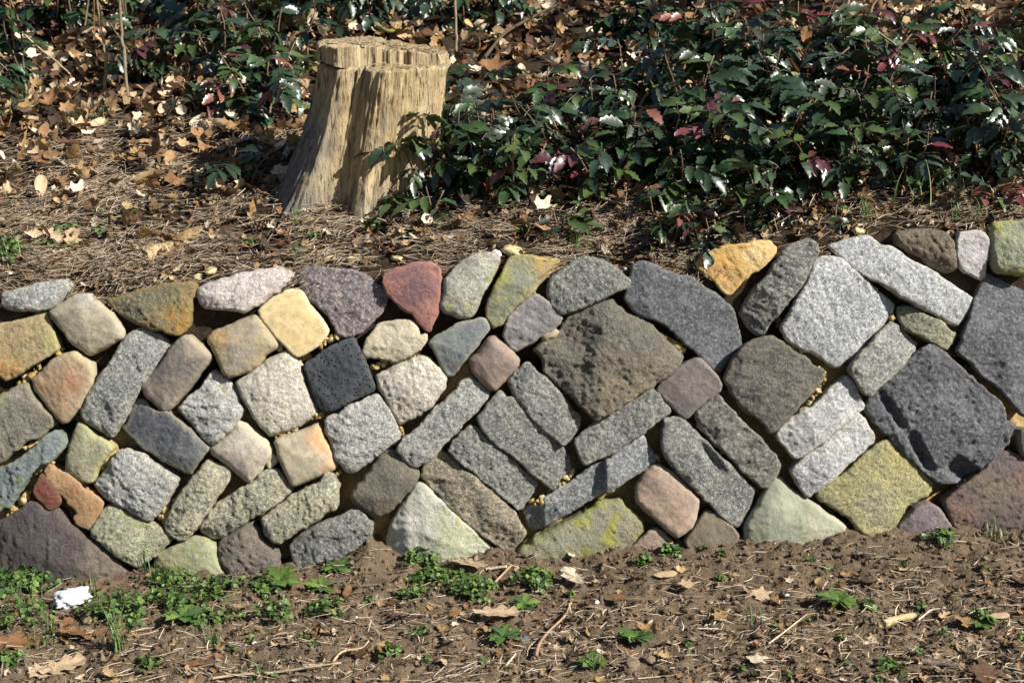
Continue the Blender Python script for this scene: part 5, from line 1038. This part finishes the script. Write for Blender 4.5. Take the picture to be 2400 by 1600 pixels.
CL = [(35,1375,75,230,.0085,.045,'big clump of round leaved weed at the left edge below the dark stone'),(60,1450,60,140,.006,.035,'grassy green clump below the white tissue at the left edge'),(285,1440,75,330,.006,.05,'dense clump of round leaved weed right of the white tissue'),(400,1370,55,200,.006,.04,'green weed at the foot of the green rounded stone'),
 (440,1420,75,330,.0062,.045,'bright green chickweed patch in front of the green rounded stone'),(495,1460,55,160,.0062,.03,'lower end of the chickweed patch'),(520,1385,55,190,.006,.035,'chickweed between the two leafy clumps at the left'),(620,1385,45,110,.0065,.035,'round leaved weed under the broad leaved clump'),(645,1440,40,110,.007,.03,'small leafy clump below the broad leaved clump'),
 (768,1435,42,170,.006,.03,'round leaved weed below the dandelion at the bottom of the soil mound'),(985,1318,36,120,.007,.035,'green weed at the left foot of the pale triangular stone'),(1010,1362,48,200,.006,.03,'flat weed patch below the pale triangular stone'),(1110,1395,52,250,.006,.04,'dense round leaved clump right below the pale triangular stone'),(965,1400,30,90,.006,.025,'small weed clump left of the pale oak leaf'),(1075,1355,30,80,.006,.025,'small weed under the pale leaf with the orange tip'),
 (1250,1368,46,200,.006,.04,'bright round leaved clump in front of the mossy stone'),(1508,1325,20,70,.006,.03,'left one of two grey green clumps below the pinkish cobble'),(1570,1302,24,90,.006,.032,'right one of two grey green clumps below the pinkish cobble'),(2205,1268,34,120,.006,.03,'grey green clump in front of the purple brown stone'),(2032,1424,18,40,.006,.02,'small weed right of the bright green rosette'),
 (2300,1450,24,45,.006,.02,'small weed beside the golden orange leaf'),(2080,1568,26,45,.007,.02,'seedling cluster near the bottom right of the centre'),(350,1560,30,70,.006,.02,'small weed near the bottom left'),(20,1555,35,80,.006,.03,'weed in the bottom left corner'),(910,1530,24,45,.0065,.02,'small weed near the bottom centre left'),(985,1485,24,45,.006,.02,'small weed left of the pale oak leaf on the soil'),(1845,1262,10,26,.005,.02,'tiny weed at the foot of the green sandstone wedge')]
for (px, py, r, n, leaf, h, lab) in CL: plant('weed_clump', clover(r * S, n, leaf, h), on_ground(px, py), lab, 'weed')
for (px, py, r, n, leaf, h, lab) in [(20,612,55,260,.0055,.05,'thick weed clump at the left edge above the wall'),(72,696,24,90,.005,.022,'small weed above the dark grey corner stone'),(150,545,48,130,.0055,.02,'largest weed patch on the needle covered bank'),(240,512,26,70,.0055,.018,'weed right of the largest weed patch on the bank'),(305,505,26,70,.0055,.018,'weed at the right end of the weed row on the bank'),(110,582,30,80,.0055,.018,'weed left below the largest weed patch on the bank'),(168,588,22,60,.0055,.018,'dark weed below the largest weed patch on the bank'),(240,550,30,60,.0055,.015,'low weed below the middle of the weed row'),
    (440,548,14,40,.005,.015,'small weed right above the wood fragment'),(530,572,16,40,.005,.015,'small weed right of the wood fragment'),(586,578,14,36,.005,.015,'small weed left of the pine cone'),(735,562,18,45,.005,.015,'small weed between the stump and the wall'),(873,540,24,55,.006,.02,'round leaved weed below the stump near the wall'),(1220,552,20,50,.005,.015,'pale green weed in the litter above the greenish top stone'),(2110,75,45,170,.005,.04,'small leaved green weed right of the dead branch'),(1975,505,16,40,.005,.02,'small weed at the wall edge among the grass')]:
    plant('weed_clump', clover(r * S, n, leaf, h), on_bank(px, py) + np.array((0, 0, .006)), lab, 'weed')
for (px, py, r, n, w, lab) in [(655,1370,60,20,.011,'broad leaved green clump in front of the dark granite base stones'),(790,1340,48,14,.007,'dandelion rosette at the foot of the soil mound'),(755,1385,45,12,.006,'narrow leaved rosette left of the dandelion'),(1180,1500,42,12,.007,'toothed dandelion rosette below the pale oak leaf'),(1228,1425,40,14,.007,'bright dandelion rosette below the bright round leaved clump'),(1490,1502,42,16,.007,'flat green rosette near the bottom centre'),(1965,1418,46,26,.006,'bright yellow green rosette on the soil at the right'),(2300,1470,34,8,.006,'ragged green rosette beside the golden leaf'),(430,1455,50,10,.011,'broad leaved sprout beside the chickweed patch'),(1390,1560,34,9,.006,'small rosette at the bottom edge'),(60,1362,60,16,.012,'broad leaved weed in the big clump at the left edge')]:
    plant('weed_rosette', rosette(MB(), r * S, n, w), on_ground(px, py) + np.array((0, 0, .006)), lab, 'weed')
SEED = [(1690,1360),(1690,1300),(1652,1290),(1900,1318),(1932,1340),(2120,1333),(2302,1338),(2160,1430),(2212,1490),(2395,1500),(1980,1560),(1975,1500),(2155,1537),(1000,1552),(735,1517),(712,1500),(865,1412),(590,1502),(1340,1400),(1890,1462),(1815,1475),(2060,1598),(1740,1575),(1610,1520),(545,1530),(640,1590),(1130,1560),(1850,1590)]
GM = [(1163,1447,'the flat pale oak leaf'),(1345,1362,'the dried white oak leaf'),(1780,1405,'the pale crumpled leaf'),(1768,1557,'the tan leaf by the bottom edge'),(1290,1480,'the curved brown twig'),(2105,1456,'the chunky bark piece'),(2208,1562,'the dark thick stick'),(1965,1418,'the bright green rosette'),(1490,1502,'the flat green rosette'),(1570,1302,'the grey green clump'),(2205,1268,'the clump by the purple brown stone'),(768,1435,'the weed below the dandelion'),(2265,1468,'the golden orange leaf'),(700,1590,'the long twig at the bottom'),(490,1430,'the chickweed patch'),(1606,1380,'the tan curled leaf'),(1480,1560,'the crumbly grey clod'),(1840,1270,'the green sandstone wedge'),(1390,1560,'the rosette by the bottom edge'),(985,1485,'the small weed left of the oak leaf')]
SP = [on_ground(*q) for q in SEED]
for q, P, lab in zip(SEED, SP, landmark_labels([('tiny seedling on the soil', P) for P in SP], [(on_ground(a_, b_), t) for a_, b_, t in GM])):
    plant('seedling', clover(.010, 14, .0055, .018), P, lab, 'seedling', 'seedlings dotted over the soil', random.uniform(0, 6))
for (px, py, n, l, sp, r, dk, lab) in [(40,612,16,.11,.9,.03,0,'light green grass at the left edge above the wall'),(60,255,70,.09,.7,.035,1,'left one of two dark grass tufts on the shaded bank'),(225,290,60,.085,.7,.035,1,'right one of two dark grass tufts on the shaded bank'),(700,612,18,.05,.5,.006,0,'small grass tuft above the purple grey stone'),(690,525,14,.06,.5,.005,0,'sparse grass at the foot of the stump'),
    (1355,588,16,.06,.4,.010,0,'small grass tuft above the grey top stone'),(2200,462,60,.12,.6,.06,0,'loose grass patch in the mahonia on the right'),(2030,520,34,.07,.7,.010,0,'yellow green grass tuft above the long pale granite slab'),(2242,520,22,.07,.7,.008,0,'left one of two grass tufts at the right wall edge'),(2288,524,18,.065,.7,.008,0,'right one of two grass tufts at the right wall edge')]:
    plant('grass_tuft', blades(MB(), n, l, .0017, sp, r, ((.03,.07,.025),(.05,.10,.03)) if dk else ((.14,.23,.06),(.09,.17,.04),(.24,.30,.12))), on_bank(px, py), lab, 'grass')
for (px, py, n, l, sp, r, lab) in [(278,1520,26,.14,.9,.008,'long bladed grass tuft in the left foreground'),(345,1345,10,.09,.7,.012,'tall grass at the foot of the green rounded stone'),(105,1500,24,.08,.7,.02,'sparse grass below the white tissue'),(50,1440,24,.12,.9,.03,'long grass over the clump at the left edge'),(2330,1262,22,.06,.8,.02,'grass at the foot of the purple brown stone'),(600,1590,16,.05,.8,.02,'short grass at the bottom edge left of the centre'),(500,1510,16,.06,.8,.01,'grass tuft below the chickweed patch'),(1395,1565,14,.05,.8,.012,'thin grass at the bottom edge'),(220,1395,10,.08,.9,.01,'few grass blades behind the tissue'),(1770,1460,7,.05,.7,.01,'yellow green grass blades in the middle of the soil')]:
    plant('grass_tuft', blades(MB(), n, l, .0019, sp, r), on_ground(px, py), lab, 'grass')
